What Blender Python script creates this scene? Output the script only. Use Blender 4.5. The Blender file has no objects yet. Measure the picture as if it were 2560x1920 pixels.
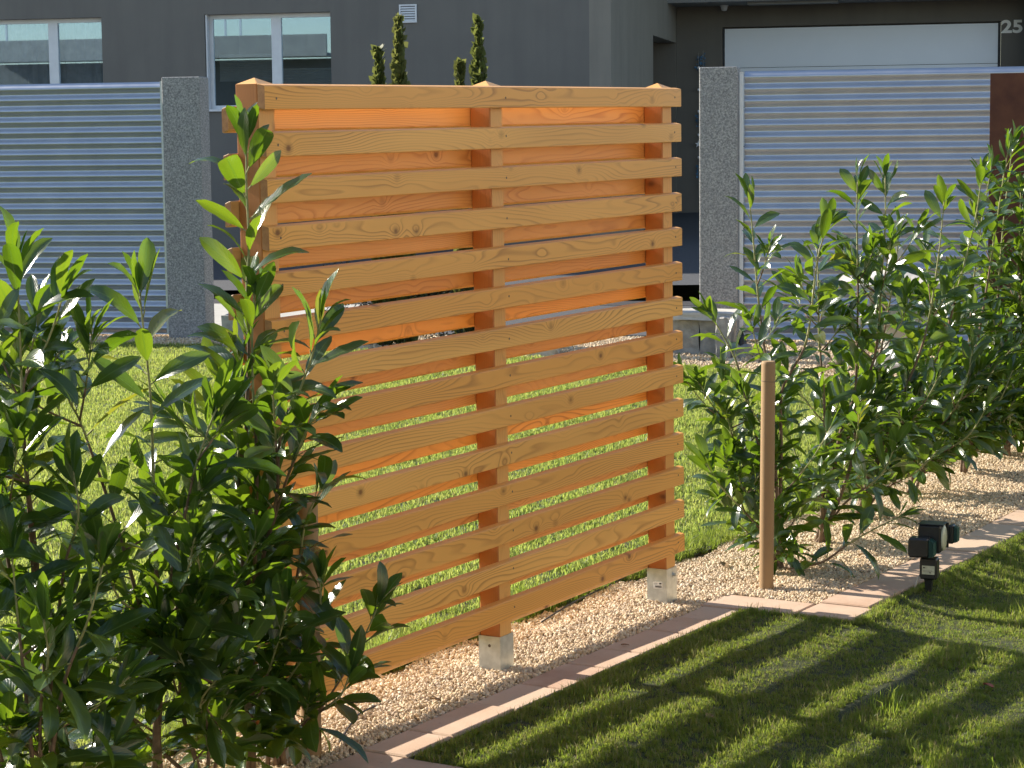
import bpy, math, random
import numpy as np
from mathutils import Vector, Matrix, Quaternion
R = math.radians
S = bpy.context.scene
# ------------------------------------------------------------------ camera
cam_d = bpy.data.cameras.new('camera'); cam = bpy.data.objects.new('camera', cam_d)
S.collection.objects.link(cam); S.camera = cam
YAW, PITCH, ROLL = R(58.7666), R(6.3023), R(-0.622)
fw = Vector((math.sin(YAW)*math.cos(PITCH), math.cos(YAW)*math.cos(PITCH), -math.sin(PITCH)))
rt = Vector((math.cos(YAW), -math.sin(YAW), 0)); up = rt.cross(fw)
r2 = rt*math.cos(ROLL)+up*math.sin(ROLL); u2 = up*math.cos(ROLL)-rt*math.sin(ROLL)
m = Matrix((r2, u2, -fw)).transposed().to_4x4(); m.translation = Vector((-5.5751, -4.2796, 2.0332))
cam.matrix_world = m
cam_d.sensor_width = 36; cam_d.lens = 36*5376.17/2560; cam_d.clip_end = 2000; cam_d.clip_start = .1
# ------------------------------------------------------------------ sky and sun
SUN_EL = R(29.3); SUN_AZ = R(-1.7)          # azimuth from +Y toward +X
W = bpy.data.worlds.new('World'); S.world = W; W.use_nodes = True
nt = W.node_tree; bg = nt.nodes['Background']
sky = nt.nodes.new('ShaderNodeTexSky'); sky.sky_type = 'NISHITA'; sky.sun_disc = False
sky.sun_elevation = SUN_EL; sky.sun_rotation = SUN_AZ; sky.altitude = 400; sky.air_density = 1; sky.dust_density = .6; sky.ozone_density = 1.2
tint = nt.nodes.new('ShaderNodeMix'); tint.data_type = 'RGBA'; tint.blend_type = 'MULTIPLY'; tint.inputs[0].default_value = 1; tint.inputs[7].default_value = (1, .95, .89, 1)
nt.links.new(sky.outputs[0], tint.inputs[6]); nt.links.new(tint.outputs[2], bg.inputs[0]); bg.inputs[1].default_value = .12
sd = bpy.data.lights.new('sun', 'SUN'); sd.energy = 5.0; sd.angle = R(.53); sd.color = (1, .91, .78)
so = bpy.data.objects.new('sun', sd); S.collection.objects.link(so)
sv = Vector((math.sin(SUN_AZ)*math.cos(SUN_EL), math.cos(SUN_AZ)*math.cos(SUN_EL), math.sin(SUN_EL)))
so.rotation_euler = (-sv).to_track_quat('-Z', 'Y').to_euler(); so.location = (0, 0, 20)
vs = S.view_settings; vs.view_transform = 'Standard'; vs.look = 'None'; vs.exposure = 1.15; vs.gamma = 1; vs.use_curve_mapping = False
S.cycles.max_bounces = 8; S.cycles.diffuse_bounces = 4; S.cycles.glossy_bounces = 3; S.cycles.transmission_bounces = 4; S.cycles.transparent_max_bounces = 8
COL = S.collection
rnd = random.Random(5)
# ------------------------------------------------------------------ helpers
def link(o, parent=None, label=None, cat=None, group=None, kind=None):
    COL.objects.link(o)
    if parent: o.parent = parent
    if label: o['label'] = label
    if cat: o['category'] = cat
    if group: o['group'] = group
    if kind: o['kind'] = kind
    return o
def empty(name, loc=(0, 0, 0), rz=0, **k):
    o = bpy.data.objects.new(name, None); o.location = loc; o.rotation_euler = (0, 0, rz); o.empty_display_size = .1
    return link(o, **k)
class MB:
    def __init__(s): s.v = []; s.f = []; s.uv = None
    def add(s, vs, fs):
        b = len(s.v); s.v += [tuple(v) for v in vs]; s.f += [tuple(i+b for i in f) for f in fs]; return s
    def box(s, x0, x1, y0, y1, z0, z1, ch=0):
        if ch:
            c = ch
            prof = [(y0+c, z0), (y1-c, z0), (y1, z0+c), (y1, z1-c), (y1-c, z1), (y0+c, z1), (y0, z1-c), (y0, z0+c)]
            prof2 = [(y0+2*c, z0+c), (y1-2*c, z0+c), (y1-c, z0+2*c), (y1-c, z1-2*c), (y1-2*c, z1-c), (y0+2*c, z1-c), (y0+c, z1-2*c), (y0+c, z0+2*c)]
            return s.loft([[(x0, y, z) for y, z in prof2], [(x0+c, y, z) for y, z in prof], [(x1-c, y, z) for y, z in prof], [(x1, y, z) for y, z in prof2]])
        v = [(x, y, z) for z in (z0, z1) for y in (y0, y1) for x in (x0, x1)]
        return s.add(v, [(0, 2, 3, 1), (4, 5, 7, 6), (0, 1, 5, 4), (2, 6, 7, 3), (0, 4, 6, 2), (1, 3, 7, 5)])
    def loft(s, rings, cap=True):
        n = len(rings[0]); b = len(s.v)
        for r in rings: s.v += [tuple(p) for p in r]
        for i in range(len(rings)-1):
            for j in range(n):
                a = b+i*n+j; c = b+i*n+(j+1) % n
                s.f.append((a, c, c+n, a+n))
        if cap:
            s.f.append(tuple(b+n-1-j for j in range(n))); e = b+(len(rings)-1)*n
            s.f.append(tuple(e+j for j in range(n)))
        return s
    def cyl(s, x, y, z0, z1, r0, r1=None, n=16, rings=None):
        rs = rings or [(z0, r0), (z1, r0 if r1 is None else r1)]
        return s.loft([[(x+r*math.cos(2*math.pi*j/n), y+r*math.sin(2*math.pi*j/n), z) for j in range(n)] for z, r in rs])
    def tube(s, pts, rads, n=6):
        rings = []; pts = [Vector(p) for p in pts]
        prev = None
        for i, p in enumerate(pts):
            t = (pts[min(i+1, len(pts)-1)]-pts[max(i-1, 0)]).normalized()
            if prev is None:
                a = t.orthogonal().normalized()
            else:
                a = (prev-t*prev.dot(t)).normalized()
            prev = a; b2 = t.cross(a); r = rads[i] if isinstance(rads, (list, tuple)) else rads
            rings.append([tuple(p+(a*math.cos(2*math.pi*j/n)+b2*math.sin(2*math.pi*j/n))*r) for j in range(n)])
        return s.loft(rings)
    def build(s, name, mat=None, parent=None, smooth=False, uv=None, **k):
        me = bpy.data.meshes.new(name); me.from_pydata(s.v, [], s.f); me.update()
        if mat: me.materials.append(mat)
        if smooth: me.polygons.foreach_set('use_smooth', [True]*len(me.polygons))
        return link(bpy.data.objects.new(name, me), parent, **k)
def smooth_by_angle(o, ang=35):
    me = o.data; me.polygons.foreach_set('use_smooth', [True]*len(me.polygons))
    import bmesh
    b = bmesh.new(); b.from_mesh(me)
    for e in b.edges:
        if len(e.link_faces) == 2 and e.calc_face_angle(0) > R(ang): e.smooth = False
    b.to_mesh(me); b.free(); return o
# ------------------------------------------------------------------ materials
def mat(name):
    m = bpy.data.materials.new(name); m.use_nodes = True; t = m.node_tree
    return m, t, t.nodes['Principled BSDF']
def N(t, typ, **kw):
    n = t.nodes.new('ShaderNode'+typ)
    for k, v in kw.items():
        if isinstance(k, str) and k.startswith('i_'): n.inputs[k[2:].replace('_', ' ')].default_value = v
        else: setattr(n, k, v)
    return n
def ramp(t, src, stops):
    r = N(t, 'ValToRGB'); cr = r.color_ramp
    while len(cr.elements) < len(stops): cr.elements.new(.5)
    for e, (p, c) in zip(cr.elements, stops): e.position = p; e.color = (*c, 1) if len(c) == 3 else c
    t.links.new(src, r.inputs[0]); return r.outputs[0]
def mixc(t, fac, a, b, mode='MIX'):
    n = N(t, 'Mix', data_type='RGBA', blend_type=mode)
    for s, v in ((n.inputs[0], fac), (n.inputs[6], a), (n.inputs[7], b)):
        if isinstance(v, (int, float)): s.default_value = v
        elif isinstance(v, tuple): s.default_value = (*v, 1) if len(v) == 3 else v
        else: t.links.new(v, s)
    return n.outputs[2]
def mth(t, op, a, b=None, c=None):
    n = N(t, 'Math', operation=op)
    for i, v in enumerate((a, b, c)):
        if v is None: continue
        if isinstance(v, (int, float)): n.inputs[i].default_value = v
        else: t.links.new(v, n.inputs[i])
    return n.outputs[0]
def objco(t, scale=(1, 1, 1), rand=0.0, which='Object'):
    tc = N(t, 'TexCoord'); mp = N(t, 'Mapping'); mp.inputs['Scale'].default_value = scale
    t.links.new(tc.outputs[which], mp.inputs['Vector'])
    if rand:
        oi = N(t, 'ObjectInfo'); cx = N(t, 'CombineXYZ')
        a = mth(t, 'MULTIPLY', oi.outputs['Random'], rand)
        t.links.new(a, cx.inputs[0]); b = mth(t, 'MULTIPLY', oi.outputs['Random'], rand*1.73); t.links.new(b, cx.inputs[1])
        c = mth(t, 'MULTIPLY', oi.outputs['Random'], rand*.61); t.links.new(c, cx.inputs[2])
        t.links.new(cx.outputs[0], mp.inputs['Location'])
    return mp.outputs[0]
def noise(t, vec, scale, detail=4, rough=.55, out=0):
    n = N(t, 'TexNoise'); n.inputs['Scale'].default_value = scale; n.inputs['Detail'].default_value = detail; n.inputs['Roughness'].default_value = rough
    if vec is not None: t.links.new(vec, n.inputs['Vector'])
    return n.outputs[out]
def bump(t, bs, h, strength=.3, dist=.01):
    b = N(t, 'Bump'); b.inputs['Strength'].default_value = strength; b.inputs['Distance'].default_value = dist
    t.links.new(h, b.inputs['Height']); t.links.new(b.outputs[0], bs.inputs['Normal'])
def rough_mat(name, c1, c2, scale=8, rough=.85, bs=.3, bd=.004, bscale=None, metal=0, rand=0, contrast=(.35, .65), spec=.5):
    m, t, b = mat(name); v = objco(t, rand=rand)
    n = noise(t, v, scale, 6)
    t.links.new(ramp(t, n, [(contrast[0], c1), (contrast[1], c2)]), b.inputs['Base Color'])
    b.inputs['Roughness'].default_value = rough; b.inputs['Metallic'].default_value = metal; b.inputs['Specular IOR Level'].default_value = spec
    if bs: bump(t, b, noise(t, v, bscale or scale*4, 5), bs, bd)
    return m
def wood_mat(name, base, dark, knot, axis='X', seed=9.0, ring=62, rough=.42, strength=1.0):
    m, t, b = mat(name)
    co = objco(t, rand=seed)
    sp = N(t, 'SeparateXYZ'); t.links.new(co, sp.inputs[0])
    X, Z = (sp.outputs[0], sp.outputs[2]) if axis == 'X' else (sp.outputs[2], sp.outputs[0])
    Y = sp.outputs[1]
    # knots: sparse cells stretched along the board
    kx = N(t, 'CombineXYZ'); t.links.new(mth(t, 'MULTIPLY', X, 5.2), kx.inputs[0]); t.links.new(mth(t, 'MULTIPLY', Z, 6.5), kx.inputs[2]); t.links.new(mth(t, 'MULTIPLY', Y, 3.0), kx.inputs[1])
    vo = N(t, 'TexVoronoi'); vo.inputs['Scale'].default_value = 1.0; t.links.new(kx.outputs[0], vo.inputs['Vector'])
    d = vo.outputs['Distance']
    bend = mth(t, 'MULTIPLY', mth(t, 'POWER', 2.718, mth(t, 'MULTIPLY', mth(t, 'MULTIPLY', d, d), -22.0)), .035)
    nx = N(t, 'CombineXYZ'); t.links.new(mth(t, 'MULTIPLY', X, .75), nx.inputs[0]); t.links.new(mth(t, 'MULTIPLY', Z, 5.0), nx.inputs[2]); t.links.new(mth(t, 'MULTIPLY', Y, 5.0), nx.inputs[1])
    wob = mth(t, 'MULTIPLY', mth(t, 'SUBTRACT', noise(t, nx.outputs[0], 1.0, 2, .4), .5), .15)
    cc = N(t, 'CombineXYZ')
    t.links.new(mth(t, 'ADD', mth(t, 'ADD', Z, wob), bend), cc.inputs[0])
    t.links.new(mth(t, 'ADD', Y, mth(t, 'MULTIPLY', wob, .6)), cc.inputs[1])
    t.links.new(mth(t, 'MULTIPLY', X, .02), cc.inputs[2])
    ln = N(t, 'VectorMath', operation='LENGTH'); t.links.new(cc.outputs[0], ln.inputs[0])
    ph = mth(t, 'FRACT', mth(t, 'MULTIPLY', ln.outputs['Value'], 190.0))
    lines = ramp(t, ph, [(0, (0, 0, 0)), (.55, (.12, .12, .12)), (.86, (1, 1, 1)), (1, (0, 0, 0))])
    fx = N(t, 'CombineXYZ'); t.links.new(mth(t, 'MULTIPLY', X, 3.0), fx.inputs[0]); t.links.new(mth(t, 'MULTIPLY', Z, 260.0), fx.inputs[2]); t.links.new(mth(t, 'MULTIPLY', Y, 260.0), fx.inputs[1])
    fine = noise(t, fx.outputs[0], 1.0, 2)
    big = noise(t, nx.outputs[0], .9, 2)
    oi = N(t, 'ObjectInfo')
    bb = mixc(t, ramp(t, big, [(.3, (0, 0, 0)), (.7, (1, 1, 1))]), base, tuple(c*k for c, k in zip(base, (.78, .72, .66))))
    bb = mixc(t, mth(t, 'MULTIPLY', oi.outputs['Random'], .8), bb, tuple(c*k for c, k in zip(base, (.84, .68, .48))))
    streak = ramp(t, vo.outputs['Color'], [(.5, (0, 0, 0)), (1, (1, 1, 1))])
    vis = ramp(t, noise(t, nx.outputs[0], 1.7, 1), [(.35, (.25,)*3), (.65, (1, 1, 1))])
    c1 = mixc(t, mth(t, 'MULTIPLY', mth(t, 'MULTIPLY', lines, vis), .75*strength), bb, dark)
    c2 = mixc(t, mth(t, 'MULTIPLY', fine, .35), c1, tuple(x*.72 for x in base))
    kn = ramp(t, d, [(.0, (1, 1, 1)), (.045, (.9, .9, .9)), (.085, (.35,)*3), (.17, (0, 0, 0))])
    c3 = mixc(t, mth(t, 'MULTIPLY', kn, .9), c2, knot)
    t.links.new(c3, b.inputs['Base Color'])
    b.inputs['Roughness'].default_value = rough; b.inputs['Specular IOR Level'].default_value = .4
    bump(t, b, mth(t, 'ADD', mth(t, 'MULTIPLY', lines, -.5), fine), .12, .002)
    return m
M = {}
M['slat'] = wood_mat('larch_board', (.95, .52, .145), (.40, .16, .04), (.13, .036, .010), strength=1.25)
M['slat_red'] = wood_mat('larch_board_reddish', (.72, .44, .18), (.36, .14, .04), (.12, .04, .012), seed=5.0, strength=1.1)
M['end_grain'] = rough_mat('larch_end_grain', (.34, .15, .055), (.46, .22, .08), 60, .75, .3, .001)
M['post'] = wood_mat('larch_post', (.55, .225, .065), (.28, .10, .028), (.12, .04, .015), axis='Z', strength=.6)
M['post_pale'] = wood_mat('larch_post_pale', (.84, .48, .16), (.40, .17, .045), (.12, .04, .015), axis='Z', strength=.5, seed=4.0)
M['stake'] = wood_mat('round_stake', (.36, .24, .125), (.22, .14, .07), (.08, .04, .02), axis='Z', strength=.35, rough=.75)
M['zinc'] = rough_mat('galvanised_steel', (.50, .52, .50), (.62, .64, .62), 30, .42, .05, .001, metal=.75)
M['screw'] = rough_mat('screw_steel', (.10, .08, .06), (.16, .13, .10), 200, .5, 0, metal=.6)
M['sticker'] = rough_mat('paper_label', (.70, .70, .66), (.74, .74, .70), 40, .6, 0)
M['ink'] = rough_mat('label_ink', (.05, .05, .05), (.07, .07, .07), 40, .6, 0)
M['black_plastic'] = rough_mat('black_plastic', (.012, .013, .014), (.022, .023, .024), 30, .38, .1, .001)
M['green_plastic'] = rough_mat('green_plastic', (.01, .055, .05), (.015, .075, .07), 30, .4, 0)
M['soil'] = rough_mat('dark_soil', (.035, .026, .016), (.08, .055, .03), 20, .95, .8, .02)
M['turf'] = rough_mat('turf_soil', (.026, .034, .011), (.05, .06, .018), 25, .95, .6, .02)
M['earth'] = rough_mat('earth', (.05, .05, .025), (.08, .075, .04), 2, .95, .3, .02)
M['bed'] = rough_mat('gravel_underlay', (.28, .22, .14), (.42, .34, .23), 60, .95, .8, .01)
M['pavement'] = rough_mat('concrete_slab', (.36, .35, .32), (.43, .42, .39), 5, .85, .3, .003, bscale=90)
M['asphalt'] = rough_mat('asphalt', (.040, .043, .050), (.075, .08, .09), 40, .8, .4, .004, bscale=160)
M['gutter'] = rough_mat('dark_gutter', (.02, .02, .024), (.04, .04, .045), 10, .8, .3, .004)
M['plaster'] = rough_mat('dark_grey_plaster', (.150, .143, .130), (.172, .164, .148), .9, .95, .35, .003, bscale=120)
M['plaster_brown'] = rough_mat('brown_grey_plaster', (.15, .135, .11), (.165, .15, .122), 1.2, .95, .35, .003, bscale=120)
M['ceiling'] = rough_mat('soffit_paint', (.22, .22, .21), (.26, .26, .25), 3, .9, .1, .002)
M['frame_white'] = rough_mat('white_window_frame', (.66, .68, .70), (.72, .74, .76), 6, .35, 0)
M['garage'] = rough_mat('white_garage_door', (.86, .89, .92), (.88, .91, .94), 2, .4, .05, .001)
M['dark_seal'] = rough_mat('dark_seal', (.015, .015, .017), (.03, .03, .033), 10, .6, 0)
M['number'] = rough_mat('brushed_numerals', (.93, .90, .80), (.95, .92, .83), 20, .5, 0)
M['blind'] = rough_mat('pleated_blind', (.30, .32, .29), (.36, .38, .34), 12, .85, 0)
M['curtain'] = rough_mat('net_curtain', (.38, .42, .46), (.50, .54, .58), 9, .9, .3, .01)
M['room'] = rough_mat('dim_room', (.10, .075, .045), (.14, .10, .06), 3, .9, 0)
M['limestone'] = rough_mat('pale_limestone', (.42, .40, .36), (.55, .52, .47), 9, .8, .4, .006)
M['stone_grey'] = rough_mat('grey_stone', (.26, .25, .23), (.42, .40, .36), 12, .85, .5, .008)
M['rust'] = rough_mat('rusted_steel', (.075, .022, .012), (.13, .045, .022), 5, .75, .4, .002, bscale=60)
M['bead'] = rough_mat('white_bead', (.75, .76, .78), (.8, .8, .82), 20, .25, 0)
M['tinsel'] = rough_mat('blue_tinsel', (.03, .10, .20), (.08, .22, .36), 60, .35, .5, .01, metal=.3)
M['cord'] = rough_mat('thin_cord', (.30, .29, .26), (.36, .35, .32), 50, .8, 0)
M['cable'] = rough_mat('black_cable', (.02, .018, .016), (.04, .035, .03), 50, .5, 0)
M['bounce_house_wall'] = rough_mat('beige_render', (.36, .31, .24), (.40, .35, .27), 3, .9, .1, .002)  # render of the unseen house added for bounce light
M['house_far'] = rough_mat('pale_render', (.28, .27, .25), (.34, .33, .30), 3, .9, .1, .002)
M['plaster_lit'] = rough_mat('bounce_lit_plaster', (.235, .215, .18), (.26, .24, .20), 1.2, .95, .35, .003, bscale=120)  # paler copy: bounced light on the return wall painted into its plaster
for k_ in ('plaster', 'plaster_brown', 'plaster_lit'):
    t_ = M[k_].node_tree; b_ = t_.nodes['Principled BSDF']; src = b_.inputs['Base Color'].links[0].from_socket
    st_ = noise(t_, objco(t_, (2.2, 2.2, .22)), 1.6, 5, .6)
    fa = ramp(t_, st_, [(.42, (0, 0, 0)), (.75, (1, 1, 1))]); gr = noise(t_, objco(t_), 75, 2)
    c_ = mixc(t_, mth(t_, 'MULTIPLY', fa, .28), src, (.085, .083, .078)); c_ = mixc(t_, mth(t_, 'MULTIPLY', gr, .25), c_, (.21, .20, .185))
    t_.links.new(c_, b_.inputs['Base Color'])
def sheet_metal():
    m, t, b = mat('corrugated_aluminium')
    v = objco(t, (1, 1, 1)); b.inputs['Metallic'].default_value = .82
    st = objco(t, (.6, 20, 20))
    t.links.new(ramp(t, noise(t, v, 3, 4), [(.3, (.46, .49, .56)), (.7, (.53, .56, .62))]), b.inputs['Base Color'])
    t.links.new(ramp(t, noise(t, v, 6, 4), [(.3, (.38,)*3), (.7, (.46,)*3)]), b.inputs['Roughness'])
    return m
M['sheet'] = sheet_metal()
def granite():
    m, t, b = mat('speckled_granite'); v = objco(t, rand=3)
    a = noise(t, v, 55, 3, .7); c = noise(t, v, 5, 3)
    vo = N(t, 'TexVoronoi'); vo.inputs['Scale'].default_value = 70; t.links.new(v, vo.inputs['Vector'])
    col = ramp(t, a, [(.30, (.11, .11, .112)), (.48, (.28, .28, .28)), (.60, (.42, .415, .40)), (.74, (.62, .61, .58))])
    col = mixc(t, mth(t, 'MULTIPLY', c, .45), col, (.19, .19, .19))
    t.links.new(col, b.inputs['Base Color']); b.inputs['Roughness'].default_value = .8
    bump(t, b, a, .5, .006); return m
M['granite'] = granite()
def paver_mat():
    m, t, b = mat('sandstone_paver'); v = objco(t, rand=7); oi = N(t, 'ObjectInfo')
    tint = ramp(t, oi.outputs['Random'], [(0, (.54, .40, .275)), (.35, (.43, .27, .18)), (.6, (.55, .43, .31)), (1, (.42, .255, .165))])
    c = mixc(t, ramp(t, noise(t, v, 5, 5), [(.35, (0, 0, 0)), (.7, (1, 1, 1))]), tint, (.56, .42, .31))
    c = mixc(t, mth(t, 'MULTIPLY', noise(t, v, 180, 3), .5), c, (.36, .24, .17))
    c = mixc(t, ramp(t, noise(t, v, 22, 3), [(.66, (0, 0, 0)), (.74, (.6, .6, .6))]), c, (.30, .22, .16))
    t.links.new(c, b.inputs['Base Color']); b.inputs['Roughness'].default_value = .85
    bump(t, b, noise(t, v, 120, 4), .35, .003); return m
M['paver'] = paver_mat()
def stone_mat():
    m, t, b = mat('cream_gravel'); oi = N(t, 'ObjectInfo')
    c = ramp(t, oi.outputs['Random'], [(0, (.60, .46, .28)), (.3, (.70, .58, .40)), (.5, (.50, .35, .20)), (.7, (.76, .67, .52)), (.85, (.48, .35, .22)), (1, (.34, .27, .20))])
    v = objco(t); c = mixc(t, mth(t, 'MULTIPLY', noise(t, v, 3, 3), .4), c, (.50, .38, .25))
    t.links.new(c, b.inputs['Base Color']); b.inputs['Roughness'].default_value = .8; return m
M['gravel'] = stone_mat()
def leafy(name, base, base2, trans, trans2, tfac, rough, vein=True, spec=.5, rand='ObjectInfo'):
    m, t, b = mat(name); oi = N(t, 'ObjectInfo'); rv = oi.outputs['Random']
    out = t.nodes['Material Output']
    c = mixc(t, rv, base, base2); tr = mixc(t, rv, trans, trans2)
    if vein:
        yl = ramp(t, mth(t, 'FRACT', mth(t, 'MULTIPLY', rv, 37.0)), [(.985, (0, 0, 0)), (.992, (1, 1, 1))])
        c = mixc(t, mth(t, 'MULTIPLY', yl, .55), c, (.16, .15, .03)); tr = mixc(t, mth(t, 'MULTIPLY', yl, .6), tr, (.50, .44, .04))
        pt = noise(t, objco(t), 5.0, 3); c = mixc(t, mth(t, 'MULTIPLY', pt, .35), c, tuple(q*1.9 for q in base))
    if vein:
        tc = N(t, 'TexCoord'); sp = N(t, 'SeparateXYZ'); t.links.new(tc.outputs['UV'], sp.inputs[0])
        w = mth(t, 'ABSOLUTE', mth(t, 'SUBTRACT', sp.outputs[0], .5))
        mid = ramp(t, w, [(0, (1, 1, 1)), (.018, (1, 1, 1)), (.045, (0, 0, 0))])
        c = mixc(t, mth(t, 'MULTIPLY', mid, .7), c, (.16, .24, .06)); tr = mixc(t, mth(t, 'MULTIPLY', mid, .5), tr, (.10, .22, .02))
        lat = mth(t, 'SINE', mth(t, 'MULTIPLY', mth(t, 'SUBTRACT', sp.outputs[1], mth(t, 'MULTIPLY', w, .55)), 62.0))
        bn = N(t, 'Bump'); bn.inputs['Strength'].default_value = .2; bn.inputs['Distance'].default_value = .002
        h = mth(t, 'ADD', mth(t, 'MULTIPLY', lat, .4), mth(t, 'ADD', mth(t, 'MULTIPLY', mid, -1.5), noise(t, tc.outputs['Object'], 60, 2)))
        t.links.new(h, bn.inputs['Height']); t.links.new(bn.outputs[0], b.inputs['Normal'])
        latv = ramp(t, lat, [(.9, (0, 0, 0)), (1, (1, 1, 1))]); tr = mixc(t, mth(t, 'MULTIPLY', latv, .25), tr, (.14, .30, .03))
    t.links.new(c, b.inputs['Base Color']); b.inputs['Roughness'].default_value = rough; b.inputs['Specular IOR Level'].default_value = spec
    ts = N(t, 'BsdfTranslucent'); t.links.new(tr, ts.inputs['Color'])
    mx = N(t, 'MixShader'); mx.inputs[0].default_value = tfac
    t.links.new(b.outputs[0], mx.inputs[1]); t.links.new(ts.outputs[0], mx.inputs[2]); t.links.new(mx.outputs[0], out.inputs[0])
    return m
M['laurel'] = leafy('laurel_leaf', (.013, .034, .014), (.024, .056, .019), (.16, .30, .008), (.28, .41, .018), .35, .23, spec=1.0)
M['laurel_young'] = leafy('laurel_young_leaf', (.02, .055, .014), (.032, .078, .018), (.17, .31, .010), (.26, .40, .018), .34, .22, spec=.5)
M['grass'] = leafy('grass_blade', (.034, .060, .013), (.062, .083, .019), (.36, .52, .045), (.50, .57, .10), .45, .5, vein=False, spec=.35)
M['grass_backlit'] = leafy('backlit_tone_grass_blade', (.085, .14, .028), (.14, .18, .042), (.40, .53, .09), (.55, .60, .15), .5, .5, vein=False, spec=.35)  # same grass, with backlight brightness put into the blade colours
M['grass_dry'] = leafy('dry_grass_blade', (.24, .22, .09), (.30, .26, .12), (.30, .28, .10), (.35, .32, .14), .35, .6, vein=False)
M['thuja'] = leafy('conifer_foliage', (.06, .08, .022), (.13, .135, .045), (.22, .26, .06), (.34, .34, .10), .35, .6, vein=False)
M['shrub'] = leafy('evergreen_shrub', (.012, .022, .010), (.02, .035, .014), (.03, .06, .015), (.05, .08, .02), .15, .5, vein=False)
def bark(name, c1, c2):
    return rough_mat(name, c1, c2, 30, .8, .4, .002)
M['stem_old'] = bark('laurel_bark', (.12, .075, .048), (.22, .15, .095))
M['stem_young'] = bark('laurel_green_shoot', (.20, .22, .08), (.34, .33, .15))
M['trunk'] = bark('conifer_bark', (.08, .05, .03), (.14, .09, .06))
def glass(name, tint=(.50, .70, .88), fac=.5):
    m, t, b = mat(name); out = t.nodes['Material Output']
    tr = N(t, 'BsdfTransparent'); gl = N(t, 'BsdfGlossy'); gl.inputs['Roughness'].default_value = .01; gl.inputs['Color'].default_value = (*tint, 1)
    fr = N(t, 'Fresnel'); fr.inputs[0].default_value = 1.5
    mx = N(t, 'MixShader'); t.links.new(mth(t, 'ADD', mth(t, 'MULTIPLY', fr.outputs[0], .8), fac), mx.inputs[0])
    t.links.new(tr.outputs[0], mx.inputs[1]); t.links.new(gl.outputs[0], mx.inputs[2]); t.links.new(mx.outputs[0], out.inputs[0]); return m
M['glass'] = glass('window_glass', fac=.3)
M['leaf_red'] = rough_mat('red_dry_leaf', (.22, .05, .02), (.32, .09, .03), 20, .6, .2, .002)
M['leaf_brown'] = rough_mat('brown_dry_leaf', (.20, .12, .05), (.30, .19, .09), 20, .7, .2, .002)
M['lens'] = rough_mat('lamp_lens', (.42, .45, .33), (.55, .57, .44), 60, .2, .3, .004)
# ------------------------------------------------------------------ frames
FO = Vector((12.571, 11.108, 0)); FA = R(-71.0)       # line of the corrugated fences: local x to the right, local y away from the camera
BO = Vector((25.152, 12.428, 0)); BA = R(-70.767)     # house front
def fpt(u, w, z=0):
    return Vector((FO.x+u*math.cos(FA)-w*math.sin(FA), FO.y+u*math.sin(FA)+w*math.cos(FA), z))
# ================================================================== SETTING
def sheet(name, mt, xs, ys, zf, loc=(0, 0, 0), rz=0, kind='structure'):
    mb = MB(); nx, ny = len(xs), len(ys)
    mb.v = [(x, y, zf(x, y)) for y in ys for x in xs]
    mb.f = [(j*nx+i, j*nx+i+1, (j+1)*nx+i+1, (j+1)*nx+i) for j in range(ny-1) for i in range(nx-1)]
    o = mb.build(name, mt, None, True, kind=kind); o.location = loc; o.rotation_euler = (0, 0, rz); return o
def lin(a, b, n): return [a+(b-a)*i/(n-1) for i in range(n)]
def front_prof(x, y):
    return np.interp(-y, [0, .33, .82, 1.08, 1.4, 2.2, 4, 9], [-.004, -.004, -.006, -.054, -.068, -.10, -.14, -.16])
def front_z(x, y): return float(front_prof(x, y))
sheet('ground', M['earth'], lin(-600, 600, 3), lin(-600, 600, 3), lambda x, y: -.22)
sheet('front_lawn', M['turf'], lin(.20, 2, 20)+lin(2.1, 3.04, 12), lin(-14, -3, 20)+lin(-2.9, -.318, 60), front_z)
sheet('front_lawn_left', M['turf'], lin(-14, .20, 20), lin(-14, -3, 20)+lin(-2.9, -.80, 50), front_z)
sheet('front_lawn_right', M['turf'], lin(3.04, 3.3, 4)+lin(3.4, 16, 20), lin(-14, -3, 20)+lin(-2.9, -.80, 50), front_z)
sheet('gravel_bed', M['bed'], lin(-8, 16, 60), lin(-.7, .47, 8), lambda x, y: -.02 if not (.3 < x < 2.8 and y < -.45) else -.06)
# back lawn: bounded toward the fences by an irregular far edge
EDGE = [(9.2, 24), (10.6, 16), (11.35, 12.6), (11.95, 10.2), (12.25, 7.5), (12.4, 5.2), (12.0, 4.1), (11.6, 2.9), (11.3, 1.5), (11.1, .45)]
def edge_x(y):
    for (x0, y0), (x1, y1) in zip(EDGE, EDGE[1:]):
        if y <= y0 and y >= y1: return x1+(x0-x1)*(y-y1)/(y0-y1)
    return EDGE[0][0] if y > EDGE[0][1] else EDGE[-1][0]
mb = MB(); ys = lin(.43, 24, 60)
mb.v = [(x, y, -.004 if k < 2 else -.10) for y in ys for k, x in enumerate((-14, edge_x(y), edge_x(y)+.03))]
mb.f = [(3*j+i, 3*j+i+1, 3*j+i+4, 3*j+i+3) for j in range(len(ys)-1) for i in range(2)]
mb.build('back_lawn', M['turf'], None, False, kind='structure')
sheet('gravel_strip', M['bed'], lin(-14, 14, 30), lin(-3.2, .62, 6), lambda x, y: -.03, FO, FA)
sheet('pavement_right', M['asphalt'], lin(1.62, 20, 6), lin(.62, 4.9, 4), lambda x, y: 0, FO, FA)
sheet('pavement', M['pavement'], lin(-20, 1.6, 6), lin(.62, 4.9, 4), lambda x, y: 0, FO, FA)
MB().box(-20, 20, 4.9, 5.75, -.2, .004).build('gutter', M['gutter'], kind='structure').location = FO
bpy.data.objects['gutter'].rotation_euler = (0, 0, FA)
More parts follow.
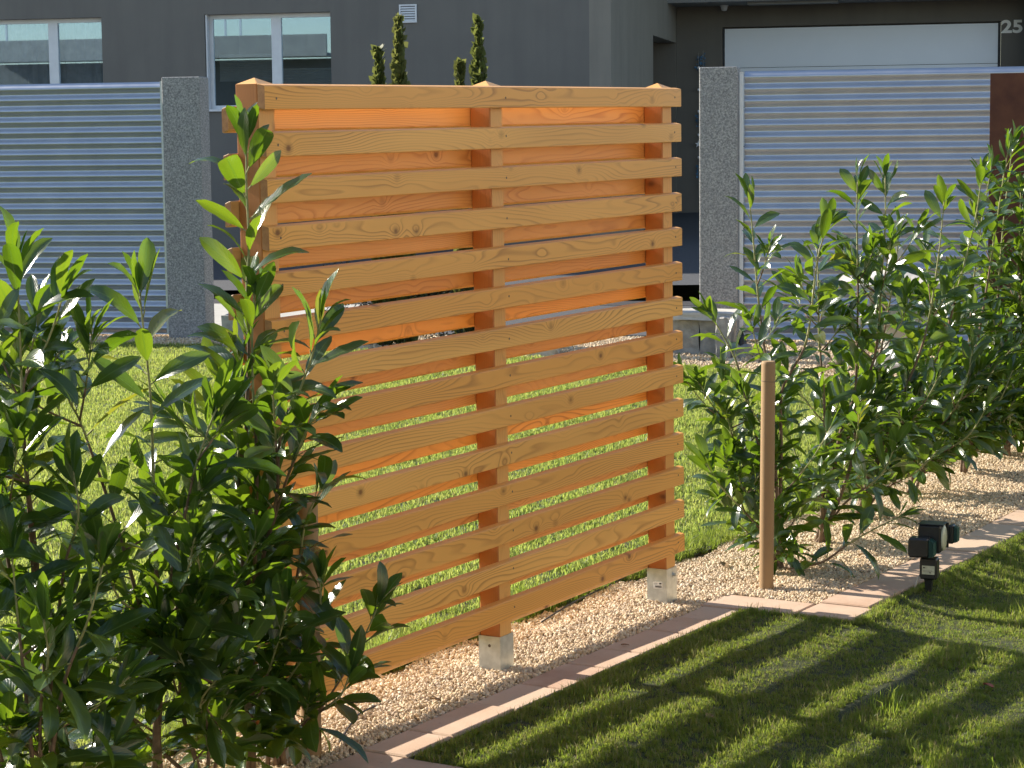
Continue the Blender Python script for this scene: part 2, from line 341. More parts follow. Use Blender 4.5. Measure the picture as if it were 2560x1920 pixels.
def drive_z(x, w): return max(.01, .035*(w-12.33)+.0145*x*1.0-.0145*0+.37)
sheet('driveway', M['asphalt'], lin(-20, 24, 45), lin(5.75, 24, 40), lambda x, w: max(.012, .37+.035*(w-12.33)+.0145*(x-.0)), FO, FA)
# ------------------------------------------------------------------ paver edging
edging = MB().box(.0, 3.14, -.318, -.14, -.10, -.022).box(-8, -.002, -.795, -.565, -.10, -.022).box(.005, .245, -.80, -.32, -.10, -.024).box(3.145, 16, -.795, -.565, -.10, -.022).box(2.9, 3.14, -.80, -.32, -.10, -.024).build('paver_edging', M['soil'], kind='structure')
def paver(p, jit=.003):
    # p = 4 corners (x, y) counter-clockwise
    z0, z1 = -.05, .002+rnd.uniform(-jit, jit); g = .0050; c = .006
    cx = sum(q[0] for q in p)/4; cy = sum(q[1] for q in p)/4
    def sh(d):
        r = []
        for x, y in p:
            l = math.hypot(x-cx, y-cy); k = (l-d*1.41)/l; r.append((cx+(x-cx)*k, cy+(y-cy)*k))
        return r
    a, b_ = sh(g), sh(g+c*.7)
    t1, t2 = rnd.uniform(-.002, .002), rnd.uniform(-.002, .002)
    m_ = MB().loft([[(x-cx, y-cy, z0) for x, y in a], [(x-cx, y-cy, z1-c+t1*(x-cx)*4+t2) for x, y in a], [(x-cx, y-cy, z1+t1*(x-cx)*4+t2) for x, y in b_]])
    o = m_.build('paver', M['paver'], edging); o.location = (cx, cy, 0); return o
jx = [.25, .53, .95, 1.29, 1.65, 1.94, 2.34, 2.62, 2.875]
for a, b_ in zip(jx, jx[1:]): paver([(a, -.325), (b_, -.325), (b_, -.135), (a, -.135)])
paver([(0, -.56), (.247, -.56), (.247, -.135), (0, -.135)])
paver([(0, -.83), (.247, -.83), (.247, -.566), (0, -.566)])
x = -.008
while x > -4:
    w_ = rnd.uniform(.34, .40); paver([(x-w_, -.80), (x-.004, -.80), (x-.004, -.566), (x-w_, -.566)]); x -= w_
paver([(2.885, -.56), (3.145, -.56), (3.145, -.108), (2.885, -.108)])
paver([(2.90, -.83), (3.16, -.83), (3.16, -.566), (2.90, -.566)])
x = 3.17
while x < 9.5:
    w_ = rnd.uniform(.34, .42); paver([(x, -.80), (x+w_, -.80), (x+w_, -.566), (x, -.566)]); x += w_
LAURELS = [
('tall laurel in front of the left trellis post, its single high shoot topping the fence', (-0.2, 0.0), [[(-0.2, 0.0, 0.0), (-0.194, -0.01, 0.389), (-0.194, -0.01, 0.827), (-0.188, -0.019, 1.178), (-0.182, -0.03, 1.36), (-0.182, -0.03, 1.594), (-0.177, -0.038, 1.735), (-0.179, -0.035, 1.937), (-0.176, -0.04, 2.069)], [(-0.2, 0.0, 0.0), (-0.18, -0.034, 0.589), (-0.222, -0.157, 0.931), (-0.293, -0.232, 1.136), (-0.301, -0.316, 1.291), (-0.319, -0.382, 1.406), (-0.306, -0.404, 1.503)], [(-0.2, 0.0, 0.0), (-0.18, -0.034, 0.589), (-0.215, -0.167, 0.931), (-0.265, -0.279, 1.097), (-0.288, -0.337, 1.179), (-0.309, -0.399, 1.234)], [(-0.2, 0.0, 0.0), (-0.191, -0.014, 0.72), (-0.129, 0.076, 0.965), (-0.108, 0.137, 1.156), (-0.114, 0.148, 1.274)], [(-0.2, 0.0, 0.0), (-0.188, -0.02, 0.458), (-0.213, -0.075, 0.988), (-0.215, -0.071, 1.244), (-0.207, -0.065, 1.434), (-0.202, -0.074, 1.573)], [(-0.2, 0.0, 0.0), (-0.198, -0.003, 0.458), (-0.227, -0.013, 0.921), (-0.225, -0.016, 1.178), (-0.219, -0.027, 1.37)]], 4, 11, 0.215),
('low laurel hugging the left round stake at the gravel edge', (-0.03, 0.02), [[(-0.03, 0.02, 0.0), (0.007, -0.041, 0.109), (-0.072, -0.2, 0.216), (-0.119, -0.316, 0.294), (-0.144, -0.37, 0.371)], [(-0.03, 0.02, 0.0), (-0.024, 0.011, 0.353), (-0.107, -0.142, 0.652), (-0.129, -0.203, 0.856), (-0.105, -0.243, 0.946)], [(-0.03, 0.02, 0.0), (-0.031, 0.021, 0.421), (-0.127, -0.013, 0.709), (-0.168, -0.042, 0.901)], [(-0.03, 0.02, 0.0), (-0.025, 0.012, 0.286), (-0.116, -0.224, 0.518), (-0.148, -0.268, 0.671)], [(-0.03, 0.02, 0.0), (-0.033, 0.025, 0.218), (-0.165, -0.144, 0.336), (-0.217, -0.25, 0.438)]], 5, 12, 0.21),
('laurel with twin brown stems, second from the trellis in the left cluster', (-0.62, 0.04), [[(-0.62, 0.04, 0.0), (-0.609, 0.021, 0.414), (-0.604, 0.014, 0.589), (-0.605, 0.015, 0.851), (-0.605, 0.015, 1.036), (-0.605, 0.016, 1.281), (-0.612, 0.027, 1.464), (-0.617, 0.036, 1.597)], [(-0.62, 0.04, 0.0), (-0.616, 0.033, 0.464), (-0.638, 0.069, 0.69), (-0.666, 0.116, 0.901), (-0.698, 0.169, 1.105), (-0.718, 0.202, 1.221), (-0.732, 0.225, 1.275), (-0.753, 0.259, 1.376), (-0.766, 0.28, 1.412)], [(-0.62, 0.04, 0.0), (-0.587, -0.014, 0.664), (-0.636, -0.127, 0.929), (-0.655, -0.192, 1.094), (-0.637, -0.221, 1.189), (-0.622, -0.246, 1.261)], [(-0.62, 0.04, 0.0), (-0.602, 0.01, 0.539), (-0.815, -0.024, 0.708), (-0.881, -0.011, 0.862)]], 11, 13, 0.228),
('laurel at the left picture edge with shoots rising before the corrugated fence', (-0.97, 0.12), [[(-0.97, 0.12, 0.0), (-0.969, 0.119, 0.421), (-0.977, 0.132, 0.602), (-0.987, 0.148, 0.723), (-0.992, 0.156, 0.961), (-0.996, 0.164, 1.139), (-0.997, 0.165, 1.315), (-0.997, 0.165, 1.549), (-0.998, 0.166, 1.705)], [(-0.97, 0.12, 0.0), (-0.981, 0.138, 0.722), (-0.995, 0.161, 1.139), (-0.993, 0.159, 1.362), (-0.967, 0.115, 1.44), (-0.943, 0.076, 1.544), (-0.932, 0.057, 1.611)], [(-0.97, 0.12, 0.0), (-1.008, 0.182, 0.603), (-1.027, 0.215, 0.843), (-1.035, 0.227, 1.08), (-1.043, 0.24, 1.316), (-1.036, 0.229, 1.491)], [(-0.97, 0.12, 0.0), (-0.95, 0.088, 0.722), (-0.994, -0.034, 0.977), (-0.998, -0.027, 1.105)]], 11, 14, 0.228),
('bushy dark laurel filling the lower left corner', (-1.15, 0.0), [[(-1.15, 0.0, 0.0), (-1.168, 0.03, 0.537), (-1.176, 0.043, 0.769), (-1.179, 0.048, 0.907)], [(-1.15, 0.0, 0.0), (-1.116, -0.056, 0.477), (-1.146, -0.2, 0.731), (-1.123, -0.237, 0.878)], [(-1.15, 0.0, 0.0), (-1.233, 0.138, 0.538), (-1.232, 0.136, 0.885), (-1.216, 0.109, 1.114)], [(-1.15, 0.0, 0.0), (-1.147, -0.005, 0.419), (-1.243, -0.136, 0.63), (-1.284, -0.165, 0.743)]], 10, 15, 0.228),
('bushy dark laurel at the lower picture edge between the twin-stemmed one and the stake', (-0.45, -0.04), [[(-0.45, -0.04, 0.0), (-0.492, 0.03, 0.323), (-0.548, -0.071, 0.537), (-0.533, -0.097, 0.724), (-0.537, -0.089, 0.824)], [(-0.45, -0.04, 0.0), (-0.571, 0.16, 0.261), (-0.663, 0.119, 0.489), (-0.655, 0.106, 0.589)], [(-0.45, -0.04, 0.0), (-0.422, -0.087, 0.283), (-0.472, -0.196, 0.473), (-0.477, -0.188, 0.573)], [(-0.45, -0.04, 0.0), (-0.448, -0.043, 0.22), (-0.577, -0.12, 0.349), (-0.589, -0.196, 0.436)]], 10, 16, 0.228),
('laurel beside the right round stake, first right of the trellis', (3.81, -0.085), [[(3.81, -0.085, 0.0), (3.8, -0.069, 0.43), (3.785, -0.043, 0.912), (3.772, -0.022, 1.053), (3.755, 0.006, 1.315), (3.745, 0.023, 1.543), (3.738, 0.034, 1.685), (3.734, 0.041, 1.76)], [(3.81, -0.085, 0.0), (3.806, -0.078, 0.079), (3.649, -0.013, 0.254), (3.525, 0.095, 0.428), (3.496, 0.144, 0.524)], [(3.81, -0.085, 0.0), (3.781, -0.037, 0.197), (3.815, 0.1, 0.357), (3.832, 0.168, 0.628), (3.812, 0.201, 0.772), (3.803, 0.216, 0.937)], [(3.81, -0.085, 0.0), (3.765, -0.011, 0.527), (3.812, 0.105, 0.845), (3.836, 0.161, 0.995), (3.832, 0.264, 1.167), (3.81, 0.301, 1.225)], [(3.81, -0.085, 0.0), (3.813, -0.09, 0.526), (3.813, -0.089, 0.835), (3.837, -0.13, 0.95), (3.876, -0.195, 1.114), (3.899, -0.232, 1.464), (3.917, -0.261, 1.596), (3.932, -0.286, 1.662)], [(3.81, -0.085, 0.0), (3.722, -0.229, 0.039), (3.686, -0.363, 0.079), (3.707, -0.494, 0.18), (3.729, -0.627, 0.263), (3.735, -0.732, 0.318)], [(3.81, -0.085, 0.0), (3.734, -0.152, 0.078), (3.605, -0.229, 0.126)]], 25, 21, 0.189),
('laurel second from the trellis on the right, with two paired high shoots', (4.5, 0), [[(4.5, 0.0, 0.0), (4.584, -0.138, 0.429), (4.593, -0.153, 0.838), (4.596, -0.159, 1.264), (4.593, -0.154, 1.547), (4.592, -0.151, 1.707), (4.593, -0.154, 1.837)], [(4.5, 0.0, 0.0), (4.51, -0.016, 0.43), (4.509, -0.015, 0.738), (4.495, 0.007, 1.044), (4.492, 0.014, 1.347), (4.489, 0.018, 1.529)], [(4.5, 0.0, 0.0), (4.531, -0.051, 0.327), (4.562, -0.102, 0.634), (4.64, -0.23, 0.939), (4.657, -0.259, 1.344), (4.666, -0.274, 1.626), (4.665, -0.272, 1.856)], [(4.5, 0.0, 0.0), (4.5, 0.001, 0.224), (4.534, 0.138, 0.417), (4.547, 0.211, 0.597)], [(4.5, 0.0, 0.0), (4.563, -0.104, 0.202), (4.563, -0.297, 0.36), (4.557, -0.383, 0.53)]], 25, 22, 0.189),
('laurel third from the trellis on the right, in front of the stone lantern', (5.3, 0.1), [[(5.3, 0.1, 0.0), (5.33, 0.051, 0.428), (5.35, 0.017, 0.864), (5.377, -0.027, 1.189), (5.393, -0.053, 1.404), (5.399, -0.063, 1.554)], [(5.3, 0.1, 0.0), (5.385, -0.041, 0.536), (5.473, -0.185, 0.97), (5.51, -0.246, 1.402), (5.525, -0.271, 1.712)], [(5.3, 0.1, 0.0), (5.353, 0.013, 0.318), (5.251, -0.205, 0.561), (5.257, -0.312, 0.78)], [(5.3, 0.1, 0.0), (5.324, 0.06, 0.319), (5.4, 0.128, 0.635), (5.418, 0.195, 0.851)], [(5.3, 0.1, 0.0), (5.353, 0.012, 0.142), (5.216, -0.244, 0.288), (5.223, -0.351, 0.402)]], 26, 23, 0.196),
('laurel fourth from the trellis on the right, leaning toward the rusty panel', (6.2, 0.15), [[(6.2, 0.15, 0.0), (6.223, 0.113, 0.549), (6.293, -0.003, 0.896), (6.338, -0.078, 1.242), (6.381, -0.149, 1.585), (6.401, -0.181, 1.859)], [(6.2, 0.15, 0.0), (6.26, 0.051, 0.314), (6.15, -0.153, 0.57), (6.184, -0.209, 0.844)], [(6.2, 0.15, 0.0), (6.199, 0.152, 0.549), (6.209, 0.135, 0.782), (6.22, 0.118, 1.106)], [(6.2, 0.15, 0.0), (6.261, 0.05, 0.197), (6.078, -0.228, 0.376), (6.087, -0.339, 0.564)]], 34, 24, 0.204),
('tall laurel standing right before the rusty panel', (7.1, 0.15), [[(7.1, 0.15, 0.0), (7.122, 0.114, 0.576), (7.169, 0.037, 1.19), (7.203, -0.02, 1.677), (7.226, -0.058, 1.98)], [(7.1, 0.15, 0.0), (7.084, 0.176, 0.453), (7.069, 0.201, 0.824), (7.057, 0.221, 1.193)], [(7.1, 0.15, 0.0), (7.148, 0.071, 0.452), (7.197, -0.01, 0.748), (7.183, 0.014, 0.994)], [(7.1, 0.15, 0.0), (7.137, 0.089, 0.254), (7.017, -0.099, 0.475), (7.054, -0.159, 0.645)], [(7.1, 0.15, 0.0), (7.108, 0.136, 0.7), (7.13, 0.101, 1.314), (7.174, 0.028, 1.872)]], 34, 25, 0.21),
('laurel at the right picture edge with a shoot over the rusty panel', (7.9, 0.15), [[(7.9, 0.15, 0.0), (7.903, 0.145, 0.628), (7.931, 0.098, 1.273), (7.937, 0.089, 1.734)], [(7.9, 0.15, 0.0), (7.917, 0.122, 0.498), (7.98, 0.018, 1.015), (8.001, -0.017, 1.656)], [(7.9, 0.15, 0.0), (7.877, 0.188, 0.499), (7.848, 0.235, 0.759), (7.793, 0.326, 0.993)], [(7.9, 0.15, 0.0), (7.863, 0.212, 0.629), (7.877, 0.188, 1.403), (7.908, 0.136, 2.014)], [(7.9, 0.15, 0.0), (7.934, 0.093, 0.886), (7.952, 0.064, 1.504), (7.965, 0.042, 1.988)]], 34, 26, 0.21),
('outermost laurel of the right row, cut by the picture edge', (8.9, 0.1), [[(8.9, 0.1, 0.0), (8.88, 0.134, 0.815), (8.843, 0.194, 1.768)], [(8.9, 0.1, 0.0), (8.825, 0.223, 0.541), (8.779, 0.299, 0.926), (8.763, 0.326, 1.254)], [(8.9, 0.1, 0.0), (8.936, 0.04, 0.814), (8.957, 0.006, 1.63)]], 32, 27, 0.21)]
# ------------------------------------------------------------------ scattering (grass, gravel): one object each
PROTO = {}
def proto_collection(name, meshes):
    c = bpy.data.collections.new(name)
    for me in meshes:
        o = bpy.data.objects.new(name+'_piece', me); c.objects.link(o)
    return c
def scatter(name, coll, pos, rot, scl, label, cat):
    me = bpy.data.meshes.new(name); n = len(pos)
    me.vertices.add(n); me.vertices.foreach_set('co', np.asarray(pos, dtype=np.float32).ravel())
    a = me.attributes.new('rot', 'FLOAT_VECTOR', 'POINT'); a.data.foreach_set('vector', np.asarray(rot, dtype=np.float32).ravel())
    a = me.attributes.new('scl', 'FLOAT_VECTOR', 'POINT'); a.data.foreach_set('vector', np.asarray(scl, dtype=np.float32).ravel())
    o = bpy.data.objects.new(name, me); link(o, label=label, cat=cat, kind='stuff')
    g = bpy.data.node_groups.new(name, 'GeometryNodeTree')
    g.interface.new_socket('Geometry', in_out='INPUT', socket_type='NodeSocketGeometry'); g.interface.new_socket('Geometry', in_out='OUTPUT', socket_type='NodeSocketGeometry')
    gi = g.nodes.new('NodeGroupInput'); go = g.nodes.new('NodeGroupOutput')
    ip = g.nodes.new('GeometryNodeInstanceOnPoints'); ci = g.nodes.new('GeometryNodeCollectionInfo')
    ci.inputs['Collection'].default_value = coll; ci.inputs['Separate Children'].default_value = True; ci.inputs['Reset Children'].default_value = True
    ip.inputs['Pick Instance'].default_value = True
    def attr(nm):
        k = g.nodes.new('GeometryNodeInputNamedAttribute'); k.data_type = 'FLOAT_VECTOR'; k.inputs['Name'].default_value = nm; return k.outputs[0]
    er = g.nodes.new('FunctionNodeEulerToRotation')
    L_ = g.links
    L_.new(gi.outputs[0], ip.inputs['Points']); L_.new(ci.outputs[0], ip.inputs['Instance'])
    L_.new(attr('rot'), er.inputs[0]); L_.new(er.outputs[0], ip.inputs['Rotation']); L_.new(attr('scl'), ip.inputs['Scale'])
    L_.new(ip.outputs[0], go.inputs[0])
    md = o.modifiers.new('scatter', 'NODES'); md.node_group = g
    return o
def tuft_mesh(k, blades, spread, hmin, hmax, width, lean=.5, dry=.08, mg='grass'):
    r = random.Random(100+k); mb = MB(); mats = []
    for i in range(blades):
        a = r.uniform(0, 6.283); d = spread*math.sqrt(r.random()); x, y = d*math.cos(a), d*math.sin(a)
        h = r.uniform(hmin, hmax); la = r.uniform(0, 6.283); le = h*r.uniform(.1, lean); w = width*r.uniform(.7, 1.2)
        dx, dy = math.cos(la), math.sin(la); px_, py_ = -dy, dx
        if r.random() < .5: px_, py_ = math.cos(a*3), math.sin(a*3)
        p1 = (x+dx*le*.25, y+dy*le*.25, h*.5); p2 = (x+dx*le*.9, y+dy*le*.9, h*.9 if le < h*.5 else h*.75)
        v = [(x-px_*w/2, y-py_*w/2, 0), (x+px_*w/2, y+py_*w/2, 0), (p1[0]-px_*w*.45, p1[1]-py_*w*.45, p1[2]), (p1[0]+px_*w*.45, p1[1]+py_*w*.45, p1[2]), p2]
        mb.add(v, [(0, 1, 3, 2), (2, 3, 4)]); mi = 1 if r.random() < dry else 0; mats += [mi, mi]
    me = bpy.data.meshes.new('grass_tuft'); me.from_pydata(mb.v, [], mb.f); me.materials.append(M[mg]); me.materials.append(M['grass_dry'])
    me.polygons.foreach_set('material_index', mats); return me
short = proto_collection('short_tufts', [tuft_mesh(i, 24, .024, .010, .032, .0030, 1.0) for i in range(8)]+[tuft_mesh(20+i, 12, .03, .02, .055, .0026, 1.0, .12) for i in range(2)])
coarse = proto_collection('coarse_tufts', [tuft_mesh(40+i, 18, .05, .015, .042, .0055, .9, .05, 'grass_backlit') for i in range(8)])
coarse2 = proto_collection('front_coarse_tufts', [tuft_mesh(80+i, 18, .06, .015, .045, .006, .9, .05) for i in range(5)])
tall = proto_collection('tall_tufts', [tuft_mesh(60+i, 16, .03, .05, .12, .0035, .9, .06) for i in range(6)])
rng = np.random.default_rng(3)
def vnoise(x, y, s, seed=0):
    r = np.random.default_rng(seed); k = 64; g_ = r.random((k, k)); fx = (x/s) % k; fy = (y/s) % k
    i = fx.astype(int) % k; j = fy.astype(int) % k; u = fx-np.floor(fx); v = fy-np.floor(fy); u = u*u*(3-2*u); v = v*v*(3-2*v)
    i1 = (i+1) % k; j1 = (j+1) % k
    return g_[i, j]*(1-u)*(1-v)+g_[i1, j]*u*(1-v)+g_[i, j1]*(1-u)*v+g_[i1, j1]*u*v
def grass(name, coll, x0, x1, y0, y1, n, zf, label, keep=None, smin=.7, smax=1.3):
    x = rng.uniform(x0, x1, n); y = rng.uniform(y0, y1, n)
    m_ = np.ones(n, bool) if keep is None else keep(x, y)
    m_ &= rng.random(n) < (.45+.75*vnoise(x, y, .11, 4))
    x = x[m_]; y = y[m_]; n = len(x); z = zf(x, y)
    rot = np.stack([rng.normal(0, .12, n), rng.normal(0, .12, n), rng.uniform(0, 6.28, n)], 1)
    s = rng.uniform(smin, smax, n)*(.75+.5*vnoise(x, y, .22, 9)); hs = s*(.75+.55*vnoise(x, y, .35, 12))
    return scatter(name, coll, np.stack([x, y, z], 1), rot, np.stack([s, s, hs], 1), label, 'grass')
fz = lambda x, y: front_prof(x, y)-.004+.012*(vnoise(x, y, .30, 21)-.5)*np.clip((-.33-y)*5, 0, 1)
def keep_front(x, y):
    m1 = (x < 2.90) & (y < -.342) & ((x > .255) | (y < -.835)); m2 = (x >= 2.86) & (y < -.822)
    worn = ((x-1.98)/.42)**2+((y+1.30)/.05)**2 < 1
    return (m1 | m2) & ~worn
grass('front_grass', short, -1.6, 8.5, -3.3, -.32, 105000, fz, 'short green lawn grass in front of the paver edging', keep_front, .55, .95)
grass('front_grass_long', tall, -.5, 7, -3.2, -1.3, 1500, fz, 'longer loose grass blades in the nearest shaded part of the lawn', lambda x, y: (vnoise(x, y, .45, 3) > .45), .5, .95)
grass('front_grass_beyond', coarse2, -6, 15, -9, -.33, 60000, fz, 'front lawn grass beyond the picture edges', lambda x, y: keep_front(x, y) & ((x > 8.5) | (x < -1.6) | (y < -3.3)), .7, 1.1)
ex = np.vectorize(edge_x)
dens = lambda x, y: rng.random(len(x)) < np.clip(14/((x+5.5)**2+(y+4.3)**2)**.5, .35, 1.0)**1.3
grass('back_grass', coarse, -2.5, 12.6, .50, 15.5, 150000, lambda x, y: np.full(len(x), -.006), 'sunlit lawn grass behind the trellis, backlight brightness painted into its green', lambda x, y: (x < ex(y)) & dens(x, y), .8, 1.3)
grass('verge_grass', tall, -2.5, 9.5, .42, .60, 5200, lambda x, y: np.full(len(x), -.012), 'overgrown grass fringe between the back lawn and the gravel bed', None, .6, 1.05)
fringe = []
for (xa, ya, xb, yb, n_) in ((.27, -.352, 2.87, -.352, 800), (.262, -.36, .262, -.84, 90), (-1.6, -.84, .25, -.84, 300), (2.868, -.36, 2.868, -.83, 90), (2.87, -.856, 3.16, -.856, 60), (3.16, -.826, 8.5, -.826, 900)):
    t_ = rng.random(n_); fringe.append(np.stack([xa+(xb-xa)*t_+rng.normal(0, .008, n_), ya+(yb-ya)*t_-np.abs(rng.normal(0, .012, n_)), np.full(n_, -.006)], 1))
fringe = np.concatenate(fringe); n_ = len(fringe); s_ = rng.uniform(.4, .8, n_)
scatter('edge_grass', short, fringe, np.stack([rng.normal(0, .15, n_), rng.normal(0, .15, n_), rng.uniform(-3.1, 3.1, n_)], 1), np.stack([s_, s_, s_*rng.uniform(.9, 1.6, n_)], 1), 'grass tufts leaning over the rim of the pavers', 'grass')
# gravel
def pebble(k):
    r = random.Random(k); import bmesh
    b = bmesh.new(); bmesh.ops.create_icosphere(b, subdivisions=1, radius=1)
    for v in b.verts: v.co = Vector((v.co.x*1.25, v.co.y*.95, v.co.z*.8))*r.uniform(.78, 1.15)
    me = bpy.data.meshes.new('pebble'); b.to_mesh(me); b.free(); me.materials.append(M['gravel']); return me
peb = proto_collection('pebbles', [pebble(i) for i in range(9)])
def gravel(name, pos, size, label):
    n = len(pos); rot = rng.uniform(0, 6.28, (n, 3)); s = size*rng.lognormal(0, .28, n); s = np.clip(s, size*.5, size*1.9)
    return scatter(name, peb, pos, rot, np.stack([s, s, s], 1), label, 'gravel')
def bed_pts(n):
    x = rng.uniform(-2.2, 9.8, n); y = rng.uniform(-.58, .50, n)
    k = ((y > -.137) | ((x > 3.15) & (y > -.568)) | ((x < -.005) & (y > -.568))) & ((y < .40+.05*np.sin(x*9)+.04*vnoise(x, y, .1, 6)))
    k &= (x > 2.9) | (y > -.137) | (x < 0)
    k &= rng.random(n) < np.where(x < 4.5, 1, .72)
    x = x[k]; y = y[k]
    z = -.012+.022*vnoise(x, y, .16, 8)+rng.uniform(-.006, .004, len(x))-.012*np.clip((-.10-y)/.04, 0, 1)*(x < 3.1)*(x > 0)
    return np.stack([x, y, z], 1)
gravel('gravel', bed_pts(150000), .0062, 'cream coloured gravel in the bed under the trellis and laurels')
n = 60000; u_ = rng.uniform(-4, 10, n); w_ = rng.uniform(-3.0, .6, n)
gx = FO.x+u_*math.cos(FA)-w_*math.sin(FA); gy = FO.y+u_*math.sin(FA)+w_*math.cos(FA)
k = (gx > ex(gy)+.02)
gx = gx[k]; gy = gy[k]; gravel('far_gravel', np.stack([gx, gy, np.full(len(gx), -.02)+rng.uniform(0, .012, len(gx))], 1), .011, 'pale gravel strip at the foot of the corrugated fences')
# ================================================================== TRELLIS
tr = empty('trellis_fence', (0, 0, 0), label='larch slat privacy screen on galvanised shoes in the gravel bed', cat='fence')
tr.rotation_euler = (0, -.0130, 0)
L, P, Hs, Z0 = 2.9646, .1522, .0784, .1869
def slat_profile(y0, y1, h, drop, c=.003):
    # parallelogram with weather slope: outer (y0) side lower by drop, slightly eased edges
    s = -1 if y0 < y1 else 1
    q = [(y0, -drop), (y1, 0), (y1, h), (y0, h-drop)]
    r = []
    for i in range(4):
        a, b_, c2 = Vector(q[i-1]), Vector(q[i]), Vector(q[(i+1) % 4])
        r.append(b_+(a-b_).normalized()*c); r.append(b_+(c2-b_).normalized()*c)
    return r
def add_slat(x0, x1, y0, y1, z, mt, drop=.006):
    pr = slat_profile(y0, y1, Hs, drop); cy = (y0+y1)/2
    ends = [Vector((cy, Hs/2-drop/2))]*8
    def ringat(x, k): return [(x-x0, p[0]+(cy-p[0])*k-0, p[1]+(Hs/2-p[1])*k) for p in pr]
    n = 10; rings = [ringat(x0, .03), ringat(x0+.001, 0)]
    a1, a2 = rnd.uniform(-.0012, .0012), rnd.uniform(-.0012, .0012)
    for i in range(1, n):
        t = i/n; rings.append([(x, y+a2*math.sin(t*7), z_+a1*math.sin(t*math.pi)) for x, y, z_ in ringat(x0+(x1-x0)*t, 0)])
    rings += [ringat(x1-.001, 0), ringat(x1, .03)]
    o = MB().loft(rings).build('slat', mt, tr); o.location = (x0, 0, z)
    o.data.materials.append(M['end_grain']); np_ = len(o.data.polygons)
    for i in (np_-2, np_-1): o.data.polygons[i].material_index = 1
    smooth_by_angle(o, 25); return o
PX = (0.0, 1.4205, L-.0339-.09)
for k in range(14):
    z = Z0+k*P+rnd.uniform(-.0015, .0015)
    s = add_slat(0, L+rnd.uniform(-.002, .002), 0, .0295, z, M['slat'])
    for px_ in PX:
        sc = MB()
        sc.v = [(.0046*math.cos(a*.785), -.0006, .0046*math.sin(a*.785)) for a in range(8)]+[(.0022*math.cos(a*.785), .001, .0022*math.sin(a*.785)) for a in range(8)]
        sc.f = [tuple(range(7, -1, -1))]
        o = sc.build('screw', M['screw'], s); o.location = (px_+.062+rnd.uniform(-.004, .004), -.0003, Hs*.5+rnd.uniform(-.008, .008)-.003)
for k in range(14):
    z = Z0+k*P-.071+rnd.uniform(-.0015, .0015)
    add_slat(-.04, L-.04, .1465, .1205, z, M['slat_red'] if rnd.random() < .75 else M['slat'], .009)
def post(x):
    y0, y1, zt = .03, .12, Z0+13*P+Hs-.001
    def rg(z, i): return [(x+i-x, y0+i, z), (.09-i, y0+i, z), (.09-i, y1-i, z), (i, y1-i, z)]
    c = .004
    def ro(z, i=0):
        a, b_ = .0+i, .09-i; p, q = y0+i, y1-i
        return [(a+c, p, z), (b_-c, p, z), (b_, p+c, z), (b_, q-c, z), (b_-c, q, z), (a+c, q, z), (a, q-c, z), (a, p+c, z)]
    mb = MB().loft([ro(.012), ro(zt)])
    mb.f.pop()
    e = len(mb.v)-8; mb.v.append((.045, .075, zt+.021))
    for j in range(8): mb.f.append((e+j, e+(j+1) % 8, len(mb.v)-1))
    o = mb.build('post', M['post'], tr); o.location = (x, 0, 0); o.data.materials.append(M['post_pale'])
    for q in o.data.polygons:
        if q.normal.y < -.9 or q.normal.z > .3: q.material_index = 1  # front faces and cap take the paler wood tone
    return o
for i, x in enumerate(PX):
    post(x)
    e, t_ = .0045, .0035; zt = .116
    # U-shaped galvanised shoe: four plates butted, upper rim open around the post
    sh = MB()
    x0, x1, y0, y1 = -e, .09+e, .03-e, .12+e
    sh.box(x0, x1, y0, y0+t_, -.06, zt).box(x0, x1, y1-t_, y1, -.06, zt).box(x0, x0+t_, y0+t_, y1-t_, -.06, zt).box(x1-t_, x1, y0+t_, y1-t_, -.06, zt)
    s = sh.build('post_shoe', M['zinc'], tr); s.location = (x, 0, 0)
    if i == 1:
        h = MB().cyl(0, 0, 0, .0012, .0062, n=14).build('bolt_hole', M['screw'], s); h.rotation_euler = (0, -math.pi/2, 0); h.location = (-e, .075, .078)
    else:
        b_ = MB().cyl(0, 0, 0, .002, .014, n=18).cyl(0, 0, .002, .009, .0085, n=6).cyl(0, 0, .009, .013, .004, n=10).build('bolt', M['zinc'], s)
        b_.rotation_euler = (math.pi/2, 0, 0); b_.location = (.062, .03-e, .082)
        st = MB().box(-.0006, 0, -.023, .023, -.015, .015).build('sticker', M['sticker'], s); st.location = (-e-.0003, .070, .042); st.rotation_euler = (R(-4), 0, 0)
        ink = MB(); rr = random.Random(8)
        yy = -.014
        while yy < .018:
            w2 = rr.choice((.0008, .0014, .002)); ink.box(-.0012, -.0009, -yy-w2, -yy, -.011, -.002); yy += w2+rr.choice((.0007, .0012))
        ink.box(-.0012, -.0009, -.019, -.008, .004, .011).box(-.0012, -.0009, .001, .018, .0085, .0097).box(-.0012, -.0009, .004, .018, .0045, .0055)
        ik = ink.build('barcode', M['ink'], s); ik.location = st.location; ik.rotation_euler = st.rotation_euler
